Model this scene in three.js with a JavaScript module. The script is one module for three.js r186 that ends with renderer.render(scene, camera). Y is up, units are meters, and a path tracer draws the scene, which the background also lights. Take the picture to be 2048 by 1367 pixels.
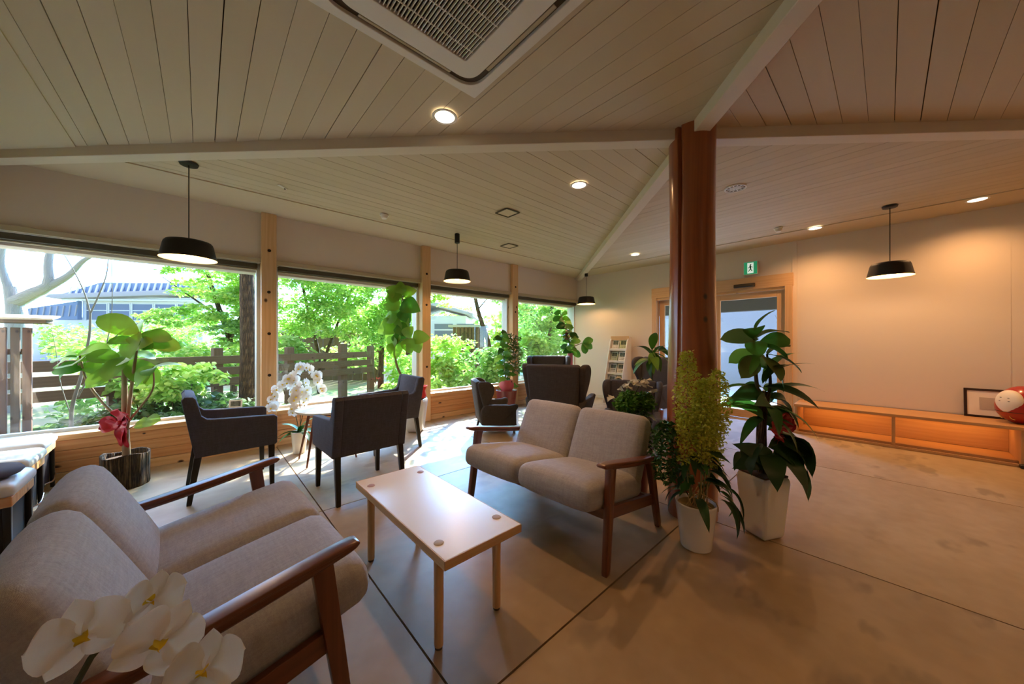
import * as THREE from 'three';
import { RoundedBoxGeometry } from 'three/addons/geometries/RoundedBoxGeometry.js';
import { mergeGeometries, toCreasedNormals } from 'three/addons/utils/BufferGeometryUtils.js';
import { Sky } from 'three/addons/objects/Sky.js';
import { RectAreaLightUniformsLib } from 'three/addons/lights/RectAreaLightUniformsLib.js';
RectAreaLightUniformsLib.init();

// ---------------------------------------------------------------- camera, sky, sun, exposure
const scene = new THREE.Scene();
const camera = new THREE.PerspectiveCamera(90.04, 2048 / 1367, 0.05, 300);
const YAW = 42.3 * Math.PI / 180;                       // the room's axes: +x along the window wall, -z towards the garden
camera.position.set(-2.71, 1.28, 0.98);
camera.lookAt(-2.71 + Math.sin(YAW), 1.28, 0.98 - Math.cos(YAW));
const renderer = new THREE.WebGLRenderer({ antialias: true });
renderer.toneMapping = THREE.LinearToneMapping;
renderer.toneMappingExposure = 0.78;
renderer.shadowMap.enabled = true;

const SUN_EL = 36 * Math.PI / 180, SUN_H = new THREE.Vector2(0.68, -0.733);
const sunDir = new THREE.Vector3(SUN_H.x * Math.cos(SUN_EL), Math.sin(SUN_EL), SUN_H.y * Math.cos(SUN_EL)).normalize();
const sky = new Sky();
sky.name = 'sky'; sky.scale.setScalar(1000);
sky.material.uniforms.turbidity.value = 14; sky.material.uniforms.rayleigh.value = 0.7;
sky.material.uniforms.mieCoefficient.value = 0.006; sky.material.uniforms.mieDirectionalG.value = 0.7;
sky.material.uniforms.sunPosition.value.copy(sunDir);
scene.add(sky);
scene.backgroundIntensity = 3.8;
const sun = new THREE.DirectionalLight(new THREE.Color(1.0, 0.95, 0.86), 38);
sun.name = 'sun';
sun.position.copy(sunDir).multiplyScalar(30); sun.castShadow = true;
Object.assign(sun.shadow.camera, { left: -14, right: 14, top: 14, bottom: -14, near: 1, far: 80 });
sun.shadow.mapSize.set(4096, 4096);
scene.add(sun, sun.target);

// ---------------------------------------------------------------- helpers
let seedState = 7;
const rnd = () => { seedState = (seedState + 0x6d2b79f5) | 0; let t = Math.imul(seedState ^ (seedState >>> 15), 1 | seedState); t = (t + Math.imul(t ^ (t >>> 7), 61 | t)) ^ t; return ((t ^ (t >>> 14)) >>> 0) / 4294967296; };
const rr = (a, b) => a + (b - a) * rnd();
const V = (x, y, z) => new THREE.Vector3(x, y, z);
const taken = new Map();
const numbered = (n) => { const k = taken.get(n) ?? 0; taken.set(n, k + 1); return k ? n + '_' + String(k).padStart(3, '0') : n; };
const meta = (o, label, category, group) => { o.userData.label = label; o.userData.category = category; if (group) o.userData.group = group; return o; };
function thing(name, label, category, [x, y, z] = [0, 0, 0], turn = 0, group) {
  const o = new THREE.Group(); o.name = numbered(name); o.position.set(x, y, z); o.rotation.y = turn; scene.add(o);
  return meta(o, label, category, group);
}
function struct(name, label) { const o = new THREE.Group(); o.name = numbered(name); o.userData.kind = 'structure'; if (label) o.userData.label = label; scene.add(o); return o; }
function part(name, geo, mat, parent, pos, rot) {
  const m = new THREE.Mesh(geo, mat); m.name = name; m.castShadow = m.receiveShadow = true;
  if (pos) m.position.set(...pos);
  if (rot) m.rotation.set(...rot);
  parent.add(m); return m;
}
function copyOf(o, label, [x, y, z], turn) {
  const c = o.clone(); c.name = numbered(o.name.replace(/_\d{3}$/, '')); c.userData = { ...o.userData, label }; c.position.set(x, y, z); c.rotation.y = turn; scene.add(c); return c;
}
// uv in metres, u along the grain axis
function uvm(geo, grain = 'x') {
  const g = geo.index ? geo.toNonIndexed() : geo, p = g.attributes.position, uv = new Float32Array(p.count * 2);
  const A = { x: 0, y: 1, z: 2 }[grain], a = V(), b = V(), c = V(), n = V();
  for (let i = 0; i < p.count; i += 3) {
    a.fromBufferAttribute(p, i); b.fromBufferAttribute(p, i + 1); c.fromBufferAttribute(p, i + 2);
    n.copy(b).sub(a).cross(c.clone().sub(a));
    const w = [Math.abs(n.x), Math.abs(n.y), Math.abs(n.z)], N = w.indexOf(Math.max(...w));
    const rest = [0, 1, 2].filter((k) => k !== N), U = rest.includes(A) ? A : rest[0], W = rest.find((k) => k !== U);
    [a, b, c].forEach((v, k) => { uv[(i + k) * 2] = v.getComponent(U); uv[(i + k) * 2 + 1] = v.getComponent(W); });
  }
  g.setAttribute('uv', new THREE.BufferAttribute(uv, 2));
  return g;
}
const box = (w, h, d, grain = 'x') => uvm(new THREE.BoxGeometry(w, h, d), grain);
const rbox = (w, h, d, r = 0.005, grain = 'x', seg = 1) => uvm(new RoundedBoxGeometry(w, h, d, seg, Math.min(r, w / 2.02, h / 2.02, d / 2.02)), grain);
const moved = (g, x, y, z, rx = 0, ry = 0, rz = 0) => g.clone().applyMatrix4(new THREE.Matrix4().compose(V(x, y, z), new THREE.Quaternion().setFromEuler(new THREE.Euler(rx, ry, rz)), V(1, 1, 1)));
const merged = (list) => mergeGeometries(list.map((g) => { const k = g.index ? g.toNonIndexed() : g.clone(); for (const n of Object.keys(k.attributes)) if (!['position', 'normal', 'uv'].includes(n)) k.deleteAttribute(n); return k; }));
const sharp = (g) => { const k = g.index ? g.toNonIndexed() : g; k.computeVertexNormals(); return k; };
// a tapered tube through points; r may be a number or a function of t
function tube(pts, r, seg = 16, rad = 7, flat = 1) {
  const curve = new THREE.CatmullRomCurve3(pts.map((p) => (p.isVector3 ? p : V(...p))), false, 'centripetal');
  const fr = curve.computeFrenetFrames(seg, false), P = [], N = [], UV = [], I = [], L = curve.getLength();
  for (let i = 0; i <= seg; i++) {
    const t = i / seg, c = curve.getPointAt(t), R = typeof r === 'function' ? r(t) : r;
    for (let j = 0; j <= rad; j++) {
      const a = j / rad * Math.PI * 2, n = fr.normals[i].clone().multiplyScalar(Math.cos(a)).addScaledVector(fr.binormals[i], Math.sin(a) * flat);
      P.push(c.x + n.x * R, c.y + n.y * R, c.z + n.z * R); n.normalize(); N.push(n.x, n.y, n.z); UV.push(t * L, j / rad * 6.283 * R);
    }
  }
  for (let i = 0; i < seg; i++) for (let j = 0; j < rad; j++) { const a = i * (rad + 1) + j, b = a + rad + 1; I.push(a, a + 1, b, b, a + 1, b + 1); }
  for (const [e, s] of [[0, 1], [seg, 0]]) {          // end caps
    const c = curve.getPointAt(e / seg), k = P.length / 3, tn = curve.getTangentAt(e / seg).multiplyScalar(s ? -1 : 1);
    P.push(c.x, c.y, c.z); N.push(tn.x, tn.y, tn.z); UV.push(0, 0);
    for (let j = 0; j < rad; j++) { const a = e * (rad + 1) + j; s ? I.push(k, a + 1, a) : I.push(k, a, a + 1); }
  }
  const g = new THREE.BufferGeometry();
  g.setAttribute('position', new THREE.Float32BufferAttribute(P, 3)); g.setAttribute('normal', new THREE.Float32BufferAttribute(N, 3)); g.setAttribute('uv', new THREE.Float32BufferAttribute(UV, 2)); g.setIndex(I);
  return g;
}
const lathe = (pts, seg = 32) => new THREE.LatheGeometry(pts.map((p) => new THREE.Vector2(...p)), seg);
function extrude(points, depth, bevel = 0.006, curved = 0, grain = 'x') {  // outline in x,y; centred on z
  const s = new THREE.Shape();
  if (curved) s.setFromPoints(new THREE.CatmullRomCurve3(points.map(([x, y]) => V(x, y, 0)), true, 'catmullrom', curved).getPoints(points.length * 6).slice(0, -1).map((p) => new THREE.Vector2(p.x, p.y)));
  else s.setFromPoints(points.map((p) => new THREE.Vector2(...p)));
  const g = new THREE.ExtrudeGeometry(s, { depth: depth - 2 * bevel, bevelEnabled: bevel > 0, bevelThickness: bevel, bevelSize: bevel, bevelOffset: -bevel, bevelSegments: 3, curveSegments: 12 });
  g.translate(0, 0, -(depth - 2 * bevel) / 2);
  return uvm(toCreasedNormals(g, 0.7), grain);
}
const bend = (g, f) => { const p = g.attributes.position, v = V(); for (let i = 0; i < p.count; i++) { v.fromBufferAttribute(p, i); f(v); p.setXYZ(i, v.x, v.y, v.z); } g.computeVertexNormals(); return g.index ? g : toCreasedNormals(g, 0.7); };
const bar = (a, b, w, d, r = 0.004) => {                // a squared bar from a to b, w wide (level side), d deep
  const A = V(...a), B = V(...b), L = A.distanceTo(B), g = rbox(w, L, d, r, 'y'), q = new THREE.Quaternion().setFromUnitVectors(V(0, 1, 0), B.clone().sub(A).normalize());
  return g.applyMatrix4(new THREE.Matrix4().compose(A.add(B).multiplyScalar(0.5), q, V(1, 1, 1)));
};
function taperBar(a, b, w0, d0, w1, d1, r = 0.003) {     // squared leg that tapers from a (top) to b (foot)
  const A = V(...a), B = V(...b), H = A.y - B.y, g = new RoundedBoxGeometry(1, 1, 1, 1, 0.06);
  bend(g, (v) => { const t = 0.5 - v.y, w = w0 + (w1 - w0) * t, d = d0 + (d1 - d0) * t; v.set(A.x + (B.x - A.x) * t + v.x * w, A.y - H * t, A.z + (B.z - A.z) * t + v.z * d); });
  return uvm(g, 'y');
}
// a soft cushion: rounded box whose faces swell
function cushion(w, h, d, r, crown = 0.02, side = 0.01) {
  const g = new RoundedBoxGeometry(w, h, d, 5, r);
  const p = g.attributes.position, v = V();
  // denser faces so that they can swell
  const big = new THREE.BoxGeometry(w, h, d, 14, 6, 14);
  const q = big.attributes.position;
  for (let i = 0; i < q.count; i++) {
    v.fromBufferAttribute(q, i);
    const c = V(THREE.MathUtils.clamp(v.x, -w / 2 + r, w / 2 - r), THREE.MathUtils.clamp(v.y, -h / 2 + r, h / 2 - r), THREE.MathUtils.clamp(v.z, -d / 2 + r, d / 2 - r));
    const dv = v.clone().sub(c); if (dv.lengthSq() > 1e-9) v.copy(c).addScaledVector(dv.normalize(), r);
    const fx = 1 - (2 * v.x / w) ** 2, fy = 1 - (2 * v.y / h) ** 2, fz = 1 - (2 * v.z / d) ** 2;
    v.y += Math.sign(v.y) * crown * Math.max(0, fx) ** 0.6 * Math.max(0, fz) ** 0.6 * Math.min(1, Math.abs(v.y) * 4 / h);
    v.x += Math.sign(v.x) * side * Math.max(0, fy) * Math.max(0, fz) ** 0.5 * (Math.abs(v.x) > w / 2 - r ? 1 : 0);
    v.z += Math.sign(v.z) * side * Math.max(0, fy) * Math.max(0, fx) ** 0.5 * (Math.abs(v.z) > d / 2 - r ? 1 : 0);
    q.setXYZ(i, v.x, v.y, v.z);
  }
  // weld for smooth normals
  const key = new Map(), idx = [], P = [];
  for (let i = 0; i < q.count; i++) { v.fromBufferAttribute(q, i); const k = [v.x, v.y, v.z].map((x) => Math.round(x * 1e4)).join(); if (!key.has(k)) { key.set(k, P.length / 3); P.push(v.x, v.y, v.z); } idx.push(key.get(k)); }
  const out = new THREE.BufferGeometry(); out.setAttribute('position', new THREE.Float32BufferAttribute(P, 3)); out.setIndex(Array.from(big.index.array, (i) => idx[i])); out.computeVertexNormals();
  const n = out.toNonIndexed(), keep = n.attributes.normal.clone(), u = uvm(n, 'x'); u.setAttribute('normal', keep);
  return u;
}

// ---------------------------------------------------------------- textures
function hash(x, y, s) { let h = Math.imul(x, 374761393) ^ Math.imul(y, 668265263) ^ Math.imul(s, 2246822519); h = Math.imul(h ^ (h >>> 13), 1274126177); return ((h ^ (h >>> 16)) >>> 0) / 4294967296; }
function vnoise(u, v, px, py, s) {                      // value noise that repeats after px, py cells
  const x = u * px, y = v * py, x0 = Math.floor(x), y0 = Math.floor(y), f = x - x0, g = y - y0, a = f * f * (3 - 2 * f), b = g * g * (3 - 2 * g);
  const h = (i, j) => hash(((i % px) + px) % px, ((j % py) + py) % py, s);
  return (h(x0, y0) * (1 - a) + h(x0 + 1, y0) * a) * (1 - b) + (h(x0, y0 + 1) * (1 - a) + h(x0 + 1, y0 + 1) * a) * b;
}
const fbm = (u, v, px, py, s, oct = 4) => { let t = 0, a = 0.5, n = 0; for (let i = 0; i < oct; i++, a *= 0.5) { t += a * vnoise(u, v, px << i, py << i, s + i * 17); n += a; } return t / n; };
function dtex(w, h, fn, mw, mh, srgb = true) {
  const d = new Uint8Array(w * h * 4);
  for (let y = 0; y < h; y++) for (let x = 0; x < w; x++) { const c = fn((x + 0.5) / w, (y + 0.5) / h), o = (y * w + x) * 4; for (let k = 0; k < 3; k++) d[o + k] = Math.max(0, Math.min(255, (Array.isArray(c) ? c[k] : c) * 255)); d[o + 3] = 255; }
  const t = new THREE.DataTexture(d, w, h); t.wrapS = t.wrapT = THREE.RepeatWrapping; t.magFilter = THREE.LinearFilter; t.minFilter = THREE.LinearMipmapLinearFilter; t.generateMipmaps = true;
  t.repeat.set(1 / mw, 1 / mh); if (srgb) t.colorSpace = THREE.SRGBColorSpace; t.needsUpdate = true; return t;
}
const hex = (h) => [(h >> 16 & 255) / 255, (h >> 8 & 255) / 255, (h & 255) / 255];
const mixc = (a, b, t) => a.map((x, i) => x + (b[i] - x) * Math.max(0, Math.min(1, t)));
function woodTex(light, dark, seed, knots = 0, mw = 1.6, mh = 0.4) {
  const A = hex(light), B = hex(dark), ks = []; for (let i = 0; i < knots; i++) ks.push([hash(i, 1, seed), hash(i, 2, seed), 0.006 + 0.012 * hash(i, 3, seed)]);
  return dtex(512, 256, (u, v) => {
    const warp = (fbm(u, v, 3, 4, seed, 3) - 0.5) * 0.12, fine = fbm(u, v, 4, 64, seed + 3, 3), ring = 0.5 + 0.5 * Math.sin((v + warp) * 2 * Math.PI * 9 + 5 * fbm(u, v, 2, 5, seed + 9, 2));
    let t = 0.45 * fine + 0.45 * ring * fbm(u, v, 2, 6, seed + 5, 2) + 0.15 * fbm(u, v, 2, 2, seed + 6, 2);
    let c = mixc(A, B, t);
    for (const [x, y, r] of ks) { const dx = (u - x) * mw, dy = (v - y) * mh, q = Math.sqrt(dx * dx * 0.5 + dy * dy) / r; if (q < 1.6) c = mixc(hex(0x3a2416), c, Math.max(0, q - 0.5)); }
    return c;
  }, mw, mh);
}
const T = {
  cedar: woodTex(0xd9a873, 0xb5743f, 11, 5),
  pine: woodTex(0xe3bd8c, 0xc99a62, 23, 1),
  ash: woodTex(0xd9b487, 0xc09260, 31),
  walnut: woodTex(0x7a4326, 0x4f2614, 41),
  log: woodTex(0xa6592a, 0x733716, 51, 3, 2.4, 0.6),
  grey: woodTex(0x8d7f6d, 0x5e5346, 61, 2),
  bench: woodTex(0xcf9f6a, 0xb78450, 71),
};
T.concrete = dtex(1024, 1024, (u, v) => {
  const big = fbm(u, v, 3, 3, 101, 5), mid = fbm(u, v, 9, 14, 131, 4), fine = fbm(u, v, 90, 90, 151, 3), tro = fbm(u, v, 5, 22, 171, 4);
  let c = mixc(hex(0xab9472), hex(0x8f7552), 0.9 * big + 0.8 * (mid - 0.5) + 0.8 * (tro - 0.5));
  c = mixc(c, hex(0xae9f82), Math.max(0, (fbm(u, v, 4, 4, 201, 4) - 0.55) * 2.2));
  const scuff = Math.max(0, fbm(u, v, 14, 30, 221, 4) - 0.655) * 5.5 * Math.max(0, fbm(u, v, 3, 4, 231, 2) - 0.42) * 4;
  c = mixc(c, hex(0x6f5d45), Math.min(0.5, scuff * 0.9));
  return c.map((x) => x + (fine - 0.5) * 0.05);
}, 5.3, 5.3);
T.concreteR = dtex(512, 512, (u, v) => 0.42 + 0.34 * fbm(u, v, 6, 9, 301, 5), 5.3, 5.3, false);
T.weave = dtex(256, 256, (u, v) => { const a = Math.sin(u * Math.PI * 2 * 40), b = Math.sin(v * Math.PI * 2 * 40); return 0.5 + 0.25 * (a > 0 === b > 0 ? a * a : b * b) + 0.25 * (vnoise(u, v, 80, 80, 5) - 0.5); }, 0.12, 0.12, false);
const fabricTex = (a, b, s) => dtex(256, 256, (u, v) => mixc(hex(a), hex(b), 0.5 * fbm(u, v, 60, 8, s, 3) + 0.5 * fbm(u, v, 8, 60, s + 2, 3) + 0.4 * (vnoise(u, v, 128, 128, s + 4) - 0.5)), 0.35, 0.35);
T.sofa = fabricTex(0xb4b1b2, 0x949192, 401);
T.chair = fabricTex(0x53535d, 0x3c3c45, 431);
T.wing = fabricTex(0x4c4846, 0x383432, 461);
T.plaster = dtex(512, 512, (u, v) => 0.5 + 0.5 * (fbm(u, v, 40, 40, 501, 4) - 0.5), 1.2, 1.2, false);
T.bark = dtex(256, 256, (u, v) => { const r = Math.abs(fbm(u, v, 4, 22, 601, 4) - 0.5) * 2; return mixc(hex(0x2e2014), hex(0xb08c62), Math.pow(r, 0.75) + 0.25 * (fbm(u, v, 40, 40, 611, 2) - 0.5)); }, 0.5, 0.28);
T.barkB = dtex(256, 256, (u, v) => Math.pow(Math.abs(fbm(u, v, 4, 22, 601, 4) - 0.5) * 2, 0.6), 0.5, 0.28, false);
T.ground = dtex(512, 512, (u, v) => mixc(mixc(hex(0x5d5a3c), hex(0x8b8466), fbm(u, v, 8, 8, 701, 5)), hex(0x5c7a36), Math.max(0, fbm(u, v, 5, 5, 721, 4) - 0.45) * 3), 6, 6);
T.print = dtex(256, 256, (u, v) => { const row = Math.floor(v * 14), c = hash(row, Math.floor(u * 26), 9); if (v > 0.52 && v < 0.9 && u > 0.12 && u < 0.88) return mixc(hex(0x9a9f96), hex(0x39413a), fbm(u, v, 9, 9, 811, 4) * 1.2); return u > 0.12 && u < 0.88 && row % 2 && c > 0.35 && v < 0.48 ? hex(0x6b6864) : hex(0xe9e6df); }, 1, 1);
T.petal = dtex(128, 128, (u, v) => mixc(hex(0xf7f1e8), hex(0xe8dccb), 0.6 * fbm(u, v, 3, 24, 901, 3)), 0.08, 0.08);

// ---------------------------------------------------------------- materials
const S = (o) => new THREE.MeshPhysicalMaterial(o);
const wood = (t, rough = 0.5, o = {}) => S({ map: t, roughness: rough, bumpMap: null, ...o });
const M = {
  wall: S({ color: 0xdfd1c0, roughness: 0.92, bumpMap: T.plaster, bumpScale: 0.0006 }),
  ceil: S({ color: 0xcabb9d, roughness: 0.75 }), ceilB: S({ color: 0xc8b99b, roughness: 0.75 }), ceilC: S({ color: 0xccbda0, roughness: 0.75 }),
  ceilDark: S({ color: 0x4a4036, roughness: 0.9 }),
  beam: S({ color: 0xd8ccb6, roughness: 0.6 }),
  floor: S({ map: T.concrete, roughness: 1, roughnessMap: T.concreteR, clearcoat: 0.25, clearcoatRoughness: 0.35 }),
  joint: S({ color: 0x2e2924, roughness: 1 }),
  cedar: wood(T.cedar, 0.55), pine: wood(T.pine, 0.55), ash: wood(T.ash, 0.45), walnut: wood(T.walnut, 0.32, { clearcoat: 0.4, clearcoatRoughness: 0.3 }), bench: wood(T.bench, 0.45),
  log: wood(T.log, 0.3, { clearcoat: 0.6, clearcoatRoughness: 0.18 }), logCrack: S({ color: 0x1c0d06, roughness: 0.9 }),
  greyWood: wood(T.grey, 0.85, { color: 0xd6bfa2 }), brownWood: wood(T.grey, 0.85, { color: 0xd8a888 }),
  sill: wood(T.pine, 0.5, { color: 0xf2e8da }),
  knot: S({ color: 0x1f130b, roughness: 0.8 }),
  alu: S({ color: 0xd9d9d6, roughness: 0.45, metalness: 0.2 }),
  darkRail: S({ color: 0x4b4434, roughness: 0.6 }), rail: S({ color: 0xb9a98a, roughness: 0.6 }),
  glass: S({ color: 0xffffff, roughness: 0, transmission: 1, thickness: 0, ior: 1.45 }),
  black: S({ color: 0x141315, roughness: 0.5 }), blackMetal: S({ color: 0x191412, roughness: 0.55, metalness: 0.2 }),
  blackWood: S({ color: 0x17130f, roughness: 0.35 }),
  cream: S({ color: 0xe9dcb8, roughness: 0.7 }),
  white: S({ color: 0xeceae6, roughness: 0.4 }), laminate: S({ color: 0xece6db, roughness: 0.28, clearcoat: 0.2, clearcoatRoughness: 0.25 }),
  porcelain: S({ color: 0xe9e7e4, roughness: 0.22, clearcoat: 0.5, clearcoatRoughness: 0.15 }),
  plastic: S({ color: 0xe4e0d6, roughness: 0.5 }), filter: S({ color: 0x2c2218, roughness: 0.9 }), plasticDark: S({ color: 0x4d4030, roughness: 0.7 }),
  sofa: S({ map: T.sofa, roughness: 0.95, bumpMap: T.weave, bumpScale: 0.0012, sheen: 0.3, sheenColor: new THREE.Color(0.5, 0.5, 0.52), sheenRoughness: 0.6 }),
  chair: S({ map: T.chair, roughness: 0.95, bumpMap: T.weave, bumpScale: 0.001, sheen: 0.3, sheenColor: new THREE.Color(0.4, 0.44, 0.54), sheenRoughness: 0.5 }),
  wing: S({ map: T.wing, roughness: 0.95, bumpMap: T.weave, bumpScale: 0.001, sheen: 0.25, sheenColor: new THREE.Color(0.4, 0.4, 0.42), sheenRoughness: 0.5 }),
  leather: S({ color: 0xd2d0cf, roughness: 0.35, clearcoat: 0.2 }), pad: S({ color: 0x4a474f, roughness: 0.9 }),
  chrome: S({ color: 0xd0d0d2, roughness: 0.15, metalness: 1 }),
  soil: S({ color: 0x4d3a28, roughness: 1, bumpMap: T.plaster, bumpScale: 0.01 }), moss: S({ color: 0xa98f62, roughness: 1 }),
  bark: S({ map: T.bark, bumpMap: T.barkB, bumpScale: 0.04, roughness: 0.95 }),
  stem: S({ color: 0x7b7a4a, roughness: 0.8 }), trunkBrown: S({ color: 0x8d7556, roughness: 0.9 }), stemDark: S({ color: 0x40422a, roughness: 0.8 }),
  ribbon: S({ color: 0xb01328, roughness: 0.35, sheen: 0.4, sheenColor: new THREE.Color(0.8, 0.3, 0.3) }), redPaper: S({ color: 0xd8231f, roughness: 0.55 }), pinkPaper: S({ color: 0xb65560, roughness: 0.4 }), redPot: S({ color: 0x6d2b30, roughness: 0.35, clearcoat: 0.4 }),
  petal: S({ map: T.petal, roughness: 0.8, transmission: 0.35, thickness: 0, specularIntensity: 0.3 }),
  lip: S({ color: 0xe2c21c, roughness: 0.6 }),
  exitGreen: S({ color: 0x2f9a6a, roughness: 0.4, emissive: new THREE.Color(0x37c98a), emissiveIntensity: 0.35 }), exitWhite: S({ color: 0xf2fbf4, roughness: 0.4, emissive: new THREE.Color(0xe9fff3), emissiveIntensity: 0.75 }), exitDark: S({ color: 0x145c3c, roughness: 0.5 }),
  darumaRed: S({ color: 0xa3190f, roughness: 0.3, clearcoat: 0.6, clearcoatRoughness: 0.15 }), darumaFace: S({ color: 0xe9dfcb, roughness: 0.6 }), ink: S({ color: 0x201814, roughness: 0.7 }), gold: S({ color: 0xd8b25c, roughness: 0.3, metalness: 0.8 }),
  frameWood: S({ color: 0x2c1810, roughness: 0.4 }), mat: S({ color: 0xe6dcd0, roughness: 0.8 }), capPink: S({ color: 0xae8f84, roughness: 0.6 }), sketch: S({ color: 0xb8aa9c, roughness: 0.8 }),
  print: S({ map: T.print, roughness: 0.6 }),
  lampDisc: S({ color: 0xffffff, roughness: 0.6, emissive: new THREE.Color(1, 0.86, 0.66), emissiveIntensity: 6 }),
  bulb: S({ color: 0xffffff, roughness: 0.6, emissive: new THREE.Color(1, 0.78, 0.48), emissiveIntensity: 5 }),
  led: S({ color: 0xffffff, roughness: 0.6, emissive: new THREE.Color(1, 0.6, 0.25), emissiveIntensity: 3 }),
  ground: S({ map: T.ground, roughness: 1 }),
};
const leafMat = (c, through = 0.3, rough = 0.55) => S({ color: c, roughness: rough, transmission: through, thickness: 0, specularIntensity: 0.6 });
const L = {
  bright: leafMat(0x86b03a, 0.45), mid: leafMat(0x4f8a2c, 0.3), deep: leafMat(0x2f5c22, 0.2, 0.4), dark: leafMat(0x2a4a24, 0.15, 0.4), yellow: leafMat(0xc2c94c, 0.35), olive: leafMat(0x5f7434, 0.25),
  garden: leafMat(0xffffff, 0.5, 0.8),
};
const COLORS = {
  maple: [0xb4d45c, 0xa0cc50, 0xcbe074, 0x8abb48, 0xc0dc70], shrub: [0x7caa4c, 0x94be58, 0xa9cc70, 0x679444], beech: [0xa2c85a, 0x90ba4e, 0xb4d468, 0x7fa848], holly: [0x6f9e4c, 0x84b256, 0x5f8c42],
  cover: [0x4f7434, 0x6c9044, 0x3f6029, 0x86a45c], autumn: [0xc07a4a, 0xd19a6a, 0xa96a3e],
};

// ---------------------------------------------------------------- the room
const H = 2.84, WZ = -4.1, WX = 4.05, LX = -4.12, NZ = 4.3;   // ceiling, window wall, right wall, left wall, wall behind the camera
{ // floor: sawn concrete slabs on a two-metre grid
  const f = struct('floor', 'polished beige concrete floor cut into square slabs');
  part('floor_base', box(9.4, 0.08, 9.6), M.joint, f, [0, -0.072, 0]);
  const xs = [LX - 0.2, -2.03, 0, 2, WX + 0.2], zs = [WZ - 0.35, -1.9, 0, 2, NZ + 0.2];
  for (let i = 0; i < 4; i++) for (let j = 0; j < 4; j++) {
    const w = xs[i + 1] - xs[i] - 0.009, d = zs[j + 1] - zs[j] - 0.009, x = (xs[i] + xs[i + 1]) / 2, z = (zs[j] + zs[j + 1]) / 2;
    const g = uvm(new THREE.BoxGeometry(w, 0.03, d), 'x'), uv = g.attributes.uv;
    for (let k = 0; k < uv.count; k++) uv.setXY(k, uv.getX(k) + x + i * 1.37 + j * 0.61, uv.getY(k) + z + j * 0.43);
    part('floor_slab', g, M.floor, f, [x, -0.015, z]);
  }
}
{ // ceiling: painted boards in four mitred quarters, a plain border strip round the walls
  const c = struct('ceiling', 'off-white painted board ceiling in four mitred quarters');
  part('ceiling_deck', box(9.2, 0.1, 9.2), M.ceilDark, c, [0, H + 0.066, 0]);
  const P = 0.1245, E = 3.45, mats = [M.ceil, M.ceilB, M.ceilC];
  for (let q = 0; q < 4; q++) {
    const outer = q === 3 ? 3.45 : E;
    for (let k = 0; ; k++) {
      const a = 0.02 + k * P, gap = [0.003, 0.002, 0.005, 0.0025, 0.0035][(k * 3 + q) % 5], b = Math.min(outer, a + P - gap);
      if (a > outer - 0.02) break;
      const pos = [], y0 = H, y1 = H + 0.014, corners = [[a, -a + 0.02], [b, -b + 0.02], [b, b - 0.02], [a, a - 0.02]];
      const pt = ([u, w], y) => { const [x, z] = [[u, w], [w, -u], [-u, -w], [-w, u]][q]; return [x, y, z]; };
      const lo = corners.map((p) => pt(p, y0)), hi = corners.map((p) => pt(p, y1));
      const quad = (A, B, C, D) => pos.push(...A, ...B, ...C, ...A, ...C, ...D);
      quad(lo[0], lo[1], lo[2], lo[3]); quad(hi[3], hi[2], hi[1], hi[0]);
      for (let e = 0; e < 4; e++) { const n = (e + 1) % 4; quad(lo[e], hi[e], hi[n], lo[n]); }
      const g = new THREE.BufferGeometry(); g.setAttribute('position', new THREE.Float32BufferAttribute(pos, 3)); g.computeVertexNormals();
      part('ceiling_board', uvm(g, q % 2 ? 'x' : 'z'), mats[(k + q) % 3], c);
    }
  }
  const strip = (x0, x1, z0, z1) => part('ceiling_border', box(x1 - x0, 0.03, z1 - z0), M.ceil, c, [(x0 + x1) / 2, H + 0.005, (z0 + z1) / 2]);
  strip(LX, WX, WZ, -E); strip(LX, WX, E, NZ); strip(E, WX, -E, E); strip(LX, -E, -E, E);
}
for (let k = 0; k < 4; k++) { // four white beams that run from the log post to the corners
  const b = struct('ceiling_beam', ['white beam running over the window side to the left corner', 'white beam running from the log post to the far corner', 'white beam running from the log post over the right', 'white beam running from the log post towards the near side'][k]);
  const d = [[-1, -1], [1, -1], [1, 1], [-1, 1]][k], Ln = 5.62;
  part('beam', rbox(Ln, 0.1, 0.11, 0.006), M.beam, b, [d[0] * (0.1 + Ln / 2) * 0.7071, H - 0.03, d[1] * (0.1 + Ln / 2) * 0.7071], [0, -Math.atan2(d[1], d[0]), 0]);
}
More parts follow.
